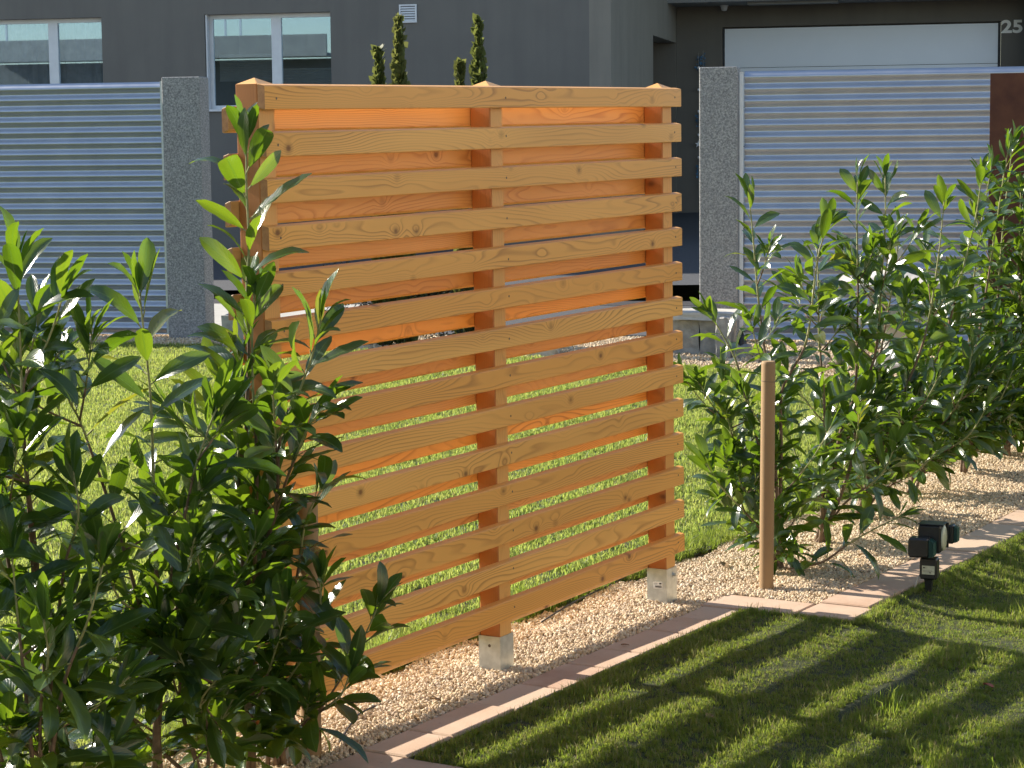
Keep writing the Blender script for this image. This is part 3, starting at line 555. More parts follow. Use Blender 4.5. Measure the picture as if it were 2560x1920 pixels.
# ================================================================== STAKES
def stake(x, y, h, r, label, lean=(0, 0)):
    n = 20; rr = random.Random(int(x*100)); rings = []
    ph = rr.uniform(0, 6)
    for z, k in ((-.05, 1), (.0, 1), (h*.25, 1.01), (h*.5, 1), (h*.75, .99), (h-.014, .98), (h-.005, .95), (h, .86)):
        rings.append([(r*k*(1+.015*math.sin(2*a+ph))*math.cos(a)+lean[0]*z, r*k*(1+.015*math.sin(3*a))*math.sin(a)+lean[1]*z, z) for a in [2*math.pi*j/n for j in range(n)]])
    s = empty('wooden_stake', (x, y, 0), label=label, cat='stake', group='round stakes holding the laurel hedge wire')
    o = MB().loft(rings).build('post', M['stake'], s); smooth_by_angle(o, 50)
    w = MB(); z = h-.09
    pts = [((r+.001)*math.cos(a)+lean[0]*z, (r+.001)*math.sin(a)+lean[1]*z, z+.003*math.sin(a)) for a in [2*math.pi*j/24 for j in range(25)]]
    w.tube(pts, .0009, 5).build('tie_wire', M['cable'], s)
    return s
stake(.125, -.015, .86, .0345, 'round wooden stake half hidden in laurel leaves at the left end of the trellis', (.01, 0))
stake(3.37, -.215, 1.046, .033, 'round wooden stake standing free in the gravel right of the trellis', (.017, 0))
wire = MB()
pts = [(3.37+t*6.5, -.2+t*.45, .96-.05*math.sin(t*math.pi)) for t in lin(0, 1, 16)]
wire.tube(pts, .0012, 4).build('hedge_wire', M['cable'], label='thin dark wire running from the free stake into the right laurels', cat='wire')
# irrigation hose pieces in the gravel
def hose(pts, r, label):
    P_ = [Vector(p) for p in pts]; out = []
    for i in range(len(P_)-1):
        p0, p1, p2, p3 = P_[max(i-1, 0)], P_[i], P_[i+1], P_[min(i+2, len(P_)-1)]
        for s in range(6):
            t = s/6; out.append(.5*((2*p1)+(p2-p0)*t+(2*p0-5*p1+4*p2-p3)*t*t+(3*p1-p0-3*p2+p3)*t**3))
    out.append(P_[-1]); o = MB().tube(out, r, 7).build('garden_cable', M['cable'], smooth=True, label=label, cat='cable'); return o
hose([(.28, -.02, .004), (.42, .04, .016), (.56, .10, .018), (.70, .13, .012), (.80, .16, -.004)], .0035, 'dark cable arching over the gravel beside the left stake')
hose([(2.2, .30, .012), (2.6, .37, .015), (3.2, .43, .018), (3.5, .47, .05), (3.9, .45, .02), (4.3, .42, .0)], .004, 'black cable along the gravel rim behind the right post')
# ================================================================== SPOT LIGHT
sp = empty('garden_spotlight', (3.703, -.877, -.015), R(-82), label='black garden spotlight with socket box on a ground spike beside the pavers', cat='garden light')
MB().loft([[(r*math.cos(a*math.pi/2+.785), r*math.sin(a*math.pi/2+.785), z) for a in range(4)] for z, r in ((-.08, .006), (.0, .018), (.05, .024), (.062, .028))]).build('spike', M['black_plastic'], sp)
bx = MB().box(-.038, .042, -.03, .03, .060, .158, .006).build('junction_box', M['black_plastic'], sp)
MB().box(-.026, .032, -.0312, -.0304, .084, .124).build('label_sticker', M['lens'], bx)
for a, b_, c, d in ((-.022, -.012, .112, .118), (.008, .016, .090, .094), (-.020, .022, .1, .1015), (-.020, .014, .095, .0963)): MB().box(a, b_, -.0319, -.0315, c, d).build('print', M['ink'], bx)
MB().cyl(.0, 0, .158, .166, .016, n=16).build('swivel', M['black_plastic'], sp)
sk = MB().box(-.083, .012, -.075, -.005, .166, .256, .008).build('socket_housing', M['black_plastic'], sp)
for j in range(4): MB().box(.013+j*.006, .0165+j*.006, -.072+.0015*j, -.009, .169+j*.002, .250-j*.004).build('cooling_fin', M['green_plastic'], sk)
lamp_head = MB().box(-.055, .052, .002, .102, .178, .306, .008).build('lamp_head', M['black_plastic'], sp)
MB().box(-.055, .062, .002, .102, .3065, .311, .002).build('visor', M['black_plastic'], lamp_head)
MB().box(.0525, .068, .0965, .102, .19, .306).build('side_blind', M['black_plastic'], lamp_head)
ln = MB().cyl(0, 0, 0, .010, .046, n=28, rings=[(0, .050), (.006, .050), (.011, .042), (.015, .02)]).build('lens', M['lens'], lamp_head); ln.rotation_euler = (0, math.pi/2, 0); ln.scale = (1.18, .9, 1); ln.location = (.0525, .049, .243); smooth_by_angle(ln, 40)
hd2 = MB().box(.060, .088, .110, .170, .205, .292, .006).build('plug_housing', M['black_plastic'], sp)
for j in range(3): MB().box(.089+j*.006, .092+j*.006, .113, .167, .21+j*.002, .287-j*.004).build('cooling_fin', M['green_plastic'], hd2)
MB().box(.0, .0595, .125, .135, .24, .256).build('bracket', M['black_plastic'], sp)
MB().box(-.01, .0, .1025, .135, .24, .256).build('bracket', M['black_plastic'], sp)
MB().tube([(-.034, -.0, .085), (-.050, -.012, .06), (-.056, -.02, .03), (-.064, -.02, .0)], .0042, 7).build('power_cord', M['limestone'], sp)
def dry_leaf(x, y, z, s, rz, col, label):
    mb = MB(); n = 6
    for i in range(n+1):
        t = i/n; w_ = .30*math.sin(math.pi*min(1, t*1.02))**.7
        mb.v += [(t, -w_, .10*math.sin(t*3)+.06), (t, 0, .05*math.sin(t*4)), (t, w_, .10*math.sin(t*3)+.08)]
    mb.f = [(3*i+j, 3*i+3+j, 3*i+4+j, 3*i+1+j) for i in range(n) for j in range(2)]
    o = mb.build('fallen_leaf', M[col], smooth=True, label=label, cat='leaf', group='dry leaves fallen on the ground'); o.location = (x, y, z); o.rotation_euler = (.15, -.1, rz); o.scale = (s, s, s)
dry_leaf(2.28, -1.66, -.055, .06, 1.0, 'leaf_red', 'small red brown leaf lying in the shaded lawn near the right picture edge')
dry_leaf(2.02, -.22, .006, .035, 2.2, 'leaf_brown', 'tiny brown leaf on a paver right of the middle trellis post')
dry_leaf(3.62, .12, .018, .07, .4, 'leaf_brown', 'brown curled leaf on the gravel behind the free stake')
dry_leaf(4.25, -.35, .014, .06, 2.9, 'leaf_brown', 'brown curled leaf on the gravel left of the spotlight')
dry_leaf(.86, -.06, .018, .05, 1.6, 'leaf_brown', 'brown curled leaf on the gravel below the lowest slat')
dry_leaf(1.25, -.95, -.025, .05, .2, 'leaf_brown', 'brown leaf in the striped shade of the front lawn')
# ================================================================== CORRUGATED FENCES
def corrugated(x0, x1, z0, z1, period, amp, parent):
    n = int((z1-z0)/period*12); mb = MB(); xs = lin(x0, x1, 3)
    for i in range(n+1):
        z = z0+(z1-z0)*i/n; y = amp*math.cos((z1-z)/period*2*math.pi)
        for x in xs: mb.v.append((x, y, z))
    mb.f = [(i*3+j, i*3+j+1, (i+1)*3+j+1, (i+1)*3+j) for i in range(n) for j in range(2)]
    b_ = len(mb.v)
    mb.v += [(x, y+.004, z) for x, y, z in mb.v[:b_]]
    mb.f += [tuple(reversed([q+b_ for q in f])) for f in mb.f[:2*n]]
    mb.f += [(n*3+j, n*3+j+1, b_+n*3+j+1, b_+n*3+j) for j in range(2)]
    return mb.build('corrugated_sheet', M['sheet'], parent, True)
cf = empty('corrugated_fence', FO, FA, label='corrugated metal fence panel left of the left granite pillar', cat='fence', group='corrugated metal fences behind the lawn')
s = corrugated(-4.6, -.04, .015, 2.775, .1195, .0195, cf); s.location = (0, .12, 0)
MB().box(-.062, -.022, .08, .10, .02, 2.78).build('edge_strip', M['zinc'], cf)
MB().box(-4.6, -.06, .20, .24, .3, .36).box(-4.6, -.06, .20, .24, 2.3, 2.36).build('rail', M['zinc'], cf)
cf2 = empty('corrugated_fence', FO, FA, label='corrugated metal fence panel right of the right granite pillar behind the laurels', cat='fence', group='corrugated metal fences behind the lawn')
s = corrugated(6.285, 12.5, .015, 2.775, .1225, .0195, cf2); s.location = (0, .12, 0)
MB().box(6.243, 6.281, .055, .075, .02, 2.765).build('edge_strip', M['frame_white'], cf2)
MB().box(6.29, 12.5, .20, .24, .3, .36).box(6.29, 12.5, .20, .24, 2.3, 2.36).build('rail', M['zinc'], cf2)
def pillar(x0, x1, label):
    g_ = empty('granite_pillar', FO, FA, label=label, cat='pillar', group='granite gate pillars')
    mb = MB().box(x0, x1, 0, .28, -.1, 2.82, .008)
    # box() lays its chamfers along x; good for a split slab
    return mb.build('slab', M['granite'], g_)
pillar(-.012, .425, 'left granite pillar at the end of the left corrugated fence'); pillar(5.834, 6.228, 'right granite pillar at the start of the right corrugated fence')
# ------------------------------------------------------------------ stones by the gate
def block(name, u0, u1, w0, w1, z0, z1, mt, label, cat='stone block', group=None, seed=1, rough=.012):
    import bmesh
    b = bmesh.new(); bmesh.ops.create_cube(b, size=1)
    bmesh.ops.subdivide_edges(b, edges=b.edges[:], cuts=3, use_grid_fill=True)
    r = random.Random(seed)
    for v in b.verts:
        v.co = Vector((v.co.x*(u1-u0), v.co.y*(w1-w0), (v.co.z+.5)*(z1-z0)))+Vector((r.uniform(-1, 1), r.uniform(-1, 1), r.uniform(-1, 1)))*rough
    me = bpy.data.meshes.new(name); b.to_mesh(me); b.free(); me.materials.append(mt)
    o = link(bpy.data.objects.new(name, me), label=label, cat=cat, group=group); o.location = fpt((u0+u1)/2, (w0+w1)/2, z0); o.rotation_euler = (0, 0, FA); return o
block('stone_slab', 5.70, 6.40, -1.35, -.75, .33, .40, M['limestone'], 'pale flat slab lying on the grey stone blocks before the right pillar', seed=2, rough=.006)
block('stone_block', 5.70, 5.985, -1.22, -.8, -.05, .33, M['stone_grey'], 'left grey stone block under the pale slab before the right pillar', seed=3)
block('stone_block', 5.99, 6.30, -1.25, -.8, -.05, .33, M['stone_grey'], 'middle grey stone block under the pale slab before the right pillar', seed=4)
block('stone_block', 6.19, 6.33, -1.60, -1.30, -.03, .37, M['stone_grey'], 'small upright grey stone in front of the right end of the pale slab', seed=5)
block('stone_block', 6.34, 6.50, -1.55, -1.3, -.03, .10, M['stone_grey'], 'low grey stone lying beside the black garden lamp', seed=6)
block('concrete_block', 1.04, 1.34, -1.20, -.85, -.04, .335, M['stone_grey'], 'blue grey block between the left granite pillar and the trellis', seed=7, rough=.004)
block('rock', 4.3, 4.62, -1.6, -1.3, -.05, .13, M['limestone'], 'flat pale rock on the lawn edge seen through the trellis gaps', 'rock', seed=8, rough=.02)
block('rock', 3.72, 3.95, -1.2, -.9, -.02, .33, M['limestone'], 'small upright pale rock seen through the trellis gaps', 'rock', seed=9, rough=.01)
pot = empty('bollard_lamp', fpt(6.42, -1.38, -.02), label='small black tapered garden lamp beside the grey stones', cat='garden light')
MB().cyl(0, 0, 0, .24, .05, n=16, rings=[(0, .045), (.02, .055), (.14, .048), (.2, .03), (.24, .012)]).build('lamp_body', M['black_plastic'], pot, True)
MB().cyl(0, 0, .24, .25, .03, n=16).build('cap', M['black_plastic'], pot, True)
# ------------------------------------------------------------------ stone lantern
lt = empty('stone_lantern', (12.86, 2.83, -.02), FA, label='pale stone garden lantern with curved roof behind the right laurels', cat='stone lantern')
def roof_part():
    n = 12; mb = MB(); h = .52
    for top in (1, 0):
        for j in range(n+1):
            for i in range(n+1):
                x, y = -1+2*i/n, -1+2*j/n; m_ = max(abs(x), abs(y)); c = (abs(x)*abs(y))**1.5
                z = (.20*(1-m_)**1.5+.055*c+.045*top-(.02 if not top else 0)*(1-m_))
                mb.v.append((x*h, y*h, z))
    k = (n+1)**2
    for j in range(n):
        for i in range(n):
            a = j*(n+1)+i; mb.f.append((a, a+1, a+n+2, a+n+1)); mb.f.append((k+a+n+1, k+a+n+2, k+a+1, k+a))
    for i in range(n):
        for a, b_ in ((i, i+1), ((n)*(n+1)+i+1, n*(n+1)+i), ((i+1)*(n+1), i*(n+1)), (i*(n+1)+n, (i+1)*(n+1)+n)):
            mb.f.append((a, k+a, k+b_, b_))
    return mb
o = roof_part().build('roof', M['limestone'], lt, True); o.location = (0, 0, .735); smooth_by_angle(o, 40)
MB().cyl(0, 0, 0, .2, .05, n=16, rings=[(0, .07), (.03, .075), (.05, .05), (.10, .075), (.15, .05), (.19, .01)]).build('finial', M['limestone'], lt, True).location = (0, 0, .96)
lb = MB().box(-.22, -.13, -.22, .22, .50, .74).box(.13, .22, -.22, .22, .50, .74).box(-.13, .13, -.22, .22, .50, .55).box(-.13, .13, -.22, .22, .69, .74).build('light_box', M['limestone'], lt)
MB().box(-.32, .32, -.32, .32, .43, .498, .015).build('platform', M['limestone'], lt)
MB().cyl(0, 0, 0, .3, .12, n=16, rings=[(.08, .17), (.14, .12), (.36, .12), (.429, .18)]).build('shaft', M['limestone'], lt, True)
MB().box(-.28, .28, -.28, .28, -.05, .079, .015).build('base', M['limestone'], lt)
# ------------------------------------------------------------------ rusted steel panel
rp = empty('rusty_panel', (9.0, .66, 0), FA, label='tall rust brown steel screen at the right picture edge behind the laurels', cat='screen')
MB().box(0, 1.4, 0, .012, -.05, 2.50).build('panel', M['rust'], rp)
for a in (0, 1.36): MB().box(a, a+.04, .013, .05, -.05, 2.48).build('support', M['rust'], rp)
# ================================================================== CONIFERS
def conifer(x, y, h, r, seed, label):
    rr = np.random.default_rng(seed)
    c = empty('columnar_conifer', (x, y, 0), label=label, cat='conifer', group='columnar conifers behind the trellis')
    MB().cyl(0, 0, -.05, h*.93, .022, .004, n=7).build('trunk', M['trunk'], c)
    n = int(2900*h/3.2); v = []; f = []
    z = h*(rr.random(n)**1.05); t = z/h
    rad = r*np.minimum(1, (1-t)*2.8+.05)*(1-.25*t)*(.62+.55*np.abs(np.sin(t*17+seed)*np.sin(t*41+seed*2)))
    a = rr.uniform(0, 6.283, n); d = rad*np.sqrt(rr.random(n))*.98
    for i in range(n):
        cx, cy, cz = d[i]*math.cos(a[i]), d[i]*math.sin(a[i]), z[i]
        L2 = rr.uniform(.03, .075)*(1+.5*(d[i] > .8*rad[i])); w2 = L2*rr.uniform(.25, .45)
        out = Vector((math.cos(a[i])*.55, math.sin(a[i])*.55, rr.uniform(.3, 1.3))).normalized(); sd_ = out.cross(Vector(rr.normal(0, 1, 3))).normalized()
        p = Vector((cx, cy, cz)); b_ = len(v)
        v += [tuple(p-sd_*w2*.4), tuple(p+out*L2*.55-sd_*w2), tuple(p+out*L2), tuple(p+out*L2*.55+sd_*w2), tuple(p+sd_*w2*.4)]
        f += [(b_, b_+1, b_+2, b_+3, b_+4)]
    mb = MB(); mb.v = v; mb.f = f; mb.build('foliage', M['thuja'], c)
conifer(12.75, 8.39, 3.02, .085, 31, 'second shortest conifer, left of the tallest pair, tip before the house wall')
conifer(12.88, 8.22, 3.34, .11, 32, 'tallest conifer, directly below the wall vent')
conifer(13.17, 7.67, 2.88, .05, 33, 'thinnest and shortest conifer, only its tip clears the trellis')
conifer(13.31, 7.53, 3.31, .10, 34, 'right tall conifer, above the middle trellis post')
lh = empty('low_shrub', fpt(2.75, -.55, 0), FA, label='dark low evergreen shrub bed at the foot of the conifers, seen through the trellis gaps', cat='shrub')
rr_ = np.random.default_rng(77); mb = MB()
for i in range(5200):
    x, y, z = rr_.uniform(-.95, 1.05), rr_.uniform(-.3, .3), rr_.uniform(0, 1)**.8
    z *= .74+.10*math.sin(x*7)+.05*math.sin(x*19+1); d = Vector(rr_.normal(0, 1, 3)).normalized(); s_ = d.cross(Vector(rr_.normal(0, 1, 3))).normalized(); p = Vector((x, y, z)); l_ = rr_.uniform(.02, .05)
    mb.add([p, p+d*l_*.5+s_*l_*.25, p+d*l_, p+d*l_*.5-s_*l_*.25], [(0, 1, 2, 3)])
mb.build('foliage', M['shrub'], lh)
MB().cyl(0, 0, -.05, .3, .03, .02, n=7).build('stem', M['trunk'], lh)
# ================================================================== HOUSE
hs = empty('house', BO, BA, label='dark grey rendered house with carport and white framed windows across the driveway', cat='house')
def wall(x0, x1, y0, y1, z0, z1, mt='plaster', nm='wall'):
    return MB().box(x0, x1, y0, y1, z0, z1).build(nm, M[mt], hs)
TOP = 9.6
W1 = (-10.95, -8.70, 2.70, 4.275); W2 = (-6.87, -4.68, 2.70, 4.275)
wall(-34, W1[0], 0, .35, -.3, TOP); MB().box(-34, 12, .36, 12, 9.2, 9.6).build('roof', M['stone_grey'], hs); wall(W1[1], W2[0], 0, .35, -.3, TOP); wall(W2[1], -.352, 0, .35, -.3, TOP)
for w in (W1, W2): wall(w[0], w[1], 0, .35, -.3, w[2]); wall(w[0], w[1], 0, .35, w[3], TOP)
# carport: return wall with a side door niche, rear wall, ceiling, right pillar
wall(-.352, 0, 0, 4.75, -.3, TOP, 'plaster_lit', 'return_wall'); wall(-.352, 0, 4.75, 7.90, 4.02, TOP, 'plaster_lit', 'return_wall'); wall(-.352, 0, 7.90, 8.35, -.3, TOP, 'plaster_brown', 'return_wall')
wall(-.9, -.86, 4.5, 8.2, -.3, 4.1, 'plaster_brown', 'niche_wall'); wall(-.86, -.352, 7.88, 7.92, -.3, 4.1, 'plaster_brown', 'niche_wall')
nd = MB().box(-.33, -.27, 4.755, 5.02, .5, 3.98).build('side_window_frame', M['frame_white'], hs); MB().box(-.29, -.26, 5.03, 5.30, .5, 3.98).build('inner_frame', M['zinc'], nd)
D0, D1 = .917, 6.162
wall(0, D0-.02, 8, 8.35, -.3, TOP, 'plaster_brown', 'carport_wall'); wall(D1+.06, 6.66, 8, 8.35, -.3, TOP, 'plaster_brown', 'carport_wall'); wall(D0-.02, D1+.06, 8, 8.35, 4.31, TOP, 'plaster_brown', 'carport_wall')
wall(6.66, 7.3, 7.4, 8.35, -.3, TOP, 'plaster_brown', 'carport_pier')
MB().box(-.0, 9, 6.7, 7.99, 4.715, 5.0).build('carport_ceiling', M['ceiling'], hs)
MB().box(1.5, 3.2, 6.9, 7.2, 4.66, 4.712).build('ceiling_lamp_track', M['ceiling'], hs)
gd = MB().box(D0+.02, D1, 8.10, 8.14, 3.522, 4.275).box(D0+.02, D1, 8.10, 8.14, 2.76, 3.51).box(D0+.02, D1, 8.10, 8.14, 2.0, 2.748).box(D0+.02, D1, 8.10, 8.14, 1.24, 1.988).box(D0+.02, D1, 8.10, 8.14, .62, 1.228)
# panels are separate parts of the door
gd = MB().box(D0-.015, D1+.055, 8.16, 8.2, .3, 4.305).box(D0-.015, D0+.012, 8.06, 8.159, .3, 4.305).box(D1+.012, D1+.055, 8.06, 8.159, .3, 4.305).build('garage_door', M['dark_seal'], hs)
for z0, z1 in ((3.521, 4.277), (2.755, 3.511), (1.99, 2.745), (1.225, 1.98), (.58, 1.215)):
    MB().box(D0+.02, D1+.004, 8.10, 8.14, z0, z1).build('door_panel', M['garage'], gd)
def numerals():
    cu = bpy.data.curves.new('house_number', 'FONT'); cu.body = '25'; cu.size = .355; cu.extrude = .008; cu.offset = .012; cu.space_character = 1.02
    tmp = bpy.data.objects.new('tmp', cu); COL.objects.link(tmp); bpy.context.view_layer.update()
    me = bpy.data.meshes.new_from_object(tmp.evaluated_get(bpy.context.evaluated_depsgraph_get())); bpy.data.objects.remove(tmp)
    me.name = 'house_number'; me.materials.clear(); me.materials.append(M['number'])
    xs = [v.co.x for v in me.vertices]; ys = [v.co.y for v in me.vertices]
    sx = .395/(max(xs)-min(xs)); sy = .252/(max(ys)-min(ys))
    for v in me.vertices: v.co.x = (v.co.x-min(xs))*sx; v.co.y = (v.co.y-min(ys))*sy
    o = link(bpy.data.objects.new('house_number', me), hs); o.rotation_euler = (math.pi/2, 0, 0); o.location = (6.222, 7.985, 4.075)
numerals()
def window(x0, x1, z0, z1, mull, blinds, curtain=False):
    y = .16; fw_ = .07
    fr = MB().box(x0, x1, y, y+.07, z1-fw_, z1).box(x0, x1, y, y+.07, z0, z0+fw_).box(x0, x0+fw_+.02, y, y+.07, z0+fw_, z1-fw_).box(x1-.03, x1, y, y+.07, z0+fw_, z1-fw_).box(mull-.085, mull+.085, y-.004, y+.066, z0+fw_, z1-fw_)
    w = fr.build('window', M['frame_white'], hs)
    for k, (a, b_) in enumerate(((x0+fw_+.02, mull-.085), (mull+.085, x1-.03))):
        p = MB().box(a, b_, y+.03, y+.036, z0+fw_, z1-fw_).build('pane', M['glass'], w)
    MB().box(x0-.03, x1+.03, -.05, y, z0-.03, z0+.005).build('sill', M['frame_white'], w)
    MB().box(x0+.012, x0+.035, .02, .05, z0, z1).box(x0+.012, x0+.035, .08, .11, z0, z1).build('shutter_rail', M['frame_white'], w)
    for a, b_, c, d in blinds:
        n = max(2, int((d-c)/.03)); bl = MB()
        for i in range(n):
            za, zb = c+(d-c)*i/n, c+(d-c)*(i+1)/n; zm = (za+zb)/2
            bl.add([(a, y+.06, za), (b_, y+.06, za), (b_, y+.075, zm), (a, y+.075, zm), (b_, y+.06, zb), (a, y+.06, zb)], [(0, 1, 2, 3), (3, 2, 4, 5)])
        bl.box(a, b_, y+.045, y+.07, c-.02, c).box(a, b_, y+.045, y+.07, d, d+.018)
        bl.build('blind', M['blind'], w)
    if curtain:
        cu = MB(); xs = lin(x0+.05, x1-.05, 120)
        for z_ in (z0, z1): cu.v += [(x, y+.2+.03*math.sin(x*34)+.015*math.sin(x*71), z_) for x in xs]
        cu.f = [(i, i+1, 121+i, 120+i) for i in range(119)]
        cu.build('curtain', M['curtain'], w, True)
    MB().add([(x0-.3, 2.6, z0-.3), (x1+.3, 2.6, z0-.3), (x1+.3, 2.6, z1+.3), (x0-.3, 2.6, z1+.3), (x0-.3, .36, z0-.3), (x1+.3, .36, z0-.3), (x1+.3, .36, z1+.3), (x0-.3, .36, z1+.3)],
             [(0, 1, 2, 3), (0, 4, 5, 1), (3, 2, 6, 7), (0, 3, 7, 4), (1, 5, 6, 2)]).build('room', M['room'], w)
window(*W1[:2], *W1[2:], -9.65, [], True)
window(*W2[:2], *W2[2:], -5.67, [(-6.70, -5.76, 3.19, 3.60), (-5.58, -4.71, 2.8, 3.35)])
vt = MB().box(-3.50, -3.205, -.03, 0, 4.065, 4.09).box(-3.50, -3.205, -.03, 0, 4.335, 4.36).box(-3.50, -3.475, -.03, 0, 4.09, 4.335).box(-3.23, -3.205, -.03, 0, 4.09, 4.335).build('wall_vent', M['frame_white'], hs)
MB().box(-3.475, -3.23, -.006, 0, 4.09, 4.335).build('vent_back', M['dark_seal'], vt)
for i in range(6):
    z = 4.095+i*.04
    MB().add([(-3.475, -.028, z), (-3.23, -.028, z), (-3.23, -.008, z+.028), (-3.475, -.008, z+.028), (-3.475, -.026, z-.003), (-3.23, -.026, z-.003), (-3.23, -.006, z+.025), (-3.475, -.006, z+.025)], [(0, 1, 2, 3), (7, 6, 5, 4), (0, 4, 5, 1), (3, 2, 6, 7)]).build('louvre', M['frame_white'], vt)
sl = MB().cyl(0, 0, 0, .1, .06, n=16, rings=[(-.11, .02), (-.10, .05), (-.05, .065), (-.02, .065), (-.019, .085), (0, .085)]).build('sensor_lamp', M['frame_white'], hs, True); sl.location = (.964, 7.75, 4.714)
# hanging garlands on the carport wall
def garland(x, z0, z1, items, label):
    g_ = empty('garland', BO+Vector((math.cos(BA)*x-math.sin(BA)*7.93, math.sin(BA)*x+math.cos(BA)*7.93, 0)), BA, label=label, cat='garland', group='garlands hanging on the carport wall')
    MB().tube([(0, 0, z0), (.004, 0, (z0+z1)/2), (0, 0, z1)], .004, 4).build('cord', M['cord'], g_)
    for kind, z in items:
        if kind == 'bead': MB().cyl(0, 0, 0, 1, 1, n=10, rings=[(z-.028, .006), (z-.020, .021), (z, .029), (z+.020, .021), (z+.028, .006)]).build('bead', M['bead'], g_, True)
        elif kind == 'star':
            p = [(math.sin(k*math.pi/5)*(.075 if k % 2 == 0 else .030), -.02, z+math.cos(k*math.pi/5)*(.075 if k % 2 == 0 else .030)) for k in range(10)]
            q = [(a, 0.0, c) for a, b_, c in p]; MB().loft([q, p]).build('star', M['bead'], g_)
        else:
            mb = MB(); r_ = random.Random(int(z*100))
            for k in range(46):
                a = r_.uniform(0, 6.28); d = r_.uniform(.02, .085); zz = z+r_.uniform(-.12, .12); c, s_ = math.cos(a), math.sin(a)
                mb.add([(0, 0, zz), (c*d, s_*d*.5, zz+r_.uniform(-.04, .04)), (c*d*.9, s_*d*.45, zz+.018)], [(0, 1, 2)])
            mb.build('tinsel', M['tinsel'], g_)
garland(.44, 1.0, 3.82, [('tinsel', 3.62), ('bead', 3.53), ('bead', 3.10), ('bead', 2.68), ('tinsel', 2.50), ('bead', 2.22), ('star', 2.04), ('bead', 1.78), ('tinsel', 1.5)], 'left bead garland with white balls and a white star on the carport wall')
garland(.53, 1.0, 3.86, [('tinsel', 3.68), ('tinsel', 3.42), ('star', 3.12), ('bead', 2.9), ('tinsel', 2.45), ('bead', 2.15), ('tinsel', 1.62), ('tinsel', 1.25)], 'right blue tinsel garland half hidden by the right granite pillar')
# unseen house added behind the camera to bounce sunlight onto the trellis front
oh = empty('bounce_house', (-2, -11, 0), 0, label='unseen beige house added behind the camera to bounce light onto the trellis', cat='house')
MB().box(-16, 16, -8, 0, -.3, 6.2).build('wall', M['bounce_house_wall'], oh); MB().box(-16.4, 16.4, -8.4, .5, 6.203, 6.45).build('roof', M['stone_grey'], oh)
for x0 in (-12, -5, 3, 10):
    w_ = MB().box(x0-1.1, x0+1.1, .001, .04, 1.0, 2.4).build('window', M['frame_white'], oh); MB().box(x0-1.0, x0+1.0, .041, .05, 1.1, 2.3).build('pane', M['dark_seal'], w_)
# house across the garden (behind the photographer), seen only mirrored in the windows
nb = empty('opposite_house', (-38.2, 24, 0), BA, label='pale house with a long balcony mirrored in the window panes', cat='house')
MB().box(-14, 16, -9, -1.5, -.3, 6.0).build('wall', M['plaster'], nb)
MB().box(-6, 10, -1.4, -.1, 6.05, 6.20).box(-6, 10, -.24, -.1, 6.20, 7.0).build('balcony', M['house_far'], nb)
MB().box(5.9, 5.98, -.6, -.52, 7.0, 9.5).box(5.2, 5.28, -.6, -.52, 7.0, 9.5).box(-5.2, -5.12, -.6, -.52, 7.0, 9.5).build('balcony_post', M['frame_white'], nb)
# ================================================================== LAURELS
def leaf_mesh(k, young=False):
    r = random.Random(300+k); nl, nw = 8, 4
    Lh = 1.0; W_ = r.uniform(.235, .32)*Lh; fold = r.uniform(.12, .42); curl = r.uniform(.1, 1.1) if not young else r.uniform(-.3, .3); tw = r.uniform(-.35, .35)
    mb = MB(); uv = []; pos = Vector((0, 0, 0)); ang = 0; pl = .09
    spine = [(Vector((0, 0, 0)), 0)]
    p = Vector((0, 0, 0)); steps = nl
    prof = [0, .42, .72, .90, .98, 1.0, .92, .66, 0.0]
    a = 0
    p = Vector((pl, 0, .0))
    for i in range(nl+1):
        t = i/nl; w = W_/2*prof[i] if i not in (0, nl) else (.012 if i == 0 else .012)
        wav = .010*math.sin(i*2.1+k)
        for j in range(nw+1):
            s = (j/nw-.5)*2; yy = s*w; zz = abs(s)*w*fold+(wav if abs(s) == 1 else 0)*min(1, w*8)
            ca, sa = math.cos(tw*t), math.sin(tw*t)
            y2, z2 = yy*ca-zz*sa, yy*sa+zz*ca
            mb.v.append((p.x-math.sin(a)*-z2*-1*0+z2*math.sin(a), y2, p.z+z2*math.cos(a))); uv.append((j/nw, t))
        a += curl/nl*(.5+t)*1.3
        p = p+Vector((math.cos(a), 0, -math.sin(a)))*(1-pl)/nl
    for i in range(nl):
        for j in range(nw):
            q = i*(nw+1)+j; mb.f.append((q, q+nw+1, q+nw+2, q+1))
    nleaf = len(mb.f)
    # petiole
    b_ = len(mb.v); r0 = .011
    for x in (0, pl+.02):
        for j in range(4): mb.v.append((x, r0*math.cos(j*1.571), r0*math.sin(j*1.571)-.004)); uv.append((.5, 0))
    mb.f += [(b_+j, b_+(j+1) % 4, b_+4+(j+1) % 4, b_+4+j) for j in range(4)]
    me = bpy.data.meshes.new('laurel_leaf'); me.from_pydata(mb.v, [], mb.f); me.update()
    me.materials.append(M['laurel_young'] if young else M['laurel']); me.materials.append(M['stem_young'])
    me.polygons.foreach_set('material_index', [0]*nleaf+[1]*4)
    me.polygons.foreach_set('use_smooth', [True]*len(mb.f))
    ul = me.uv_layers.new(name='uv'); li = np.zeros(len(me.loops), dtype=np.int32); me.loops.foreach_get('vertex_index', li)
    ul.data.foreach_set('uv', np.array(uv, dtype=np.float32)[li].ravel()); return me
LEAF = [leaf_mesh(i) for i in range(14)]; YOUNG = [leaf_mesh(30+i, True) for i in range(5)]
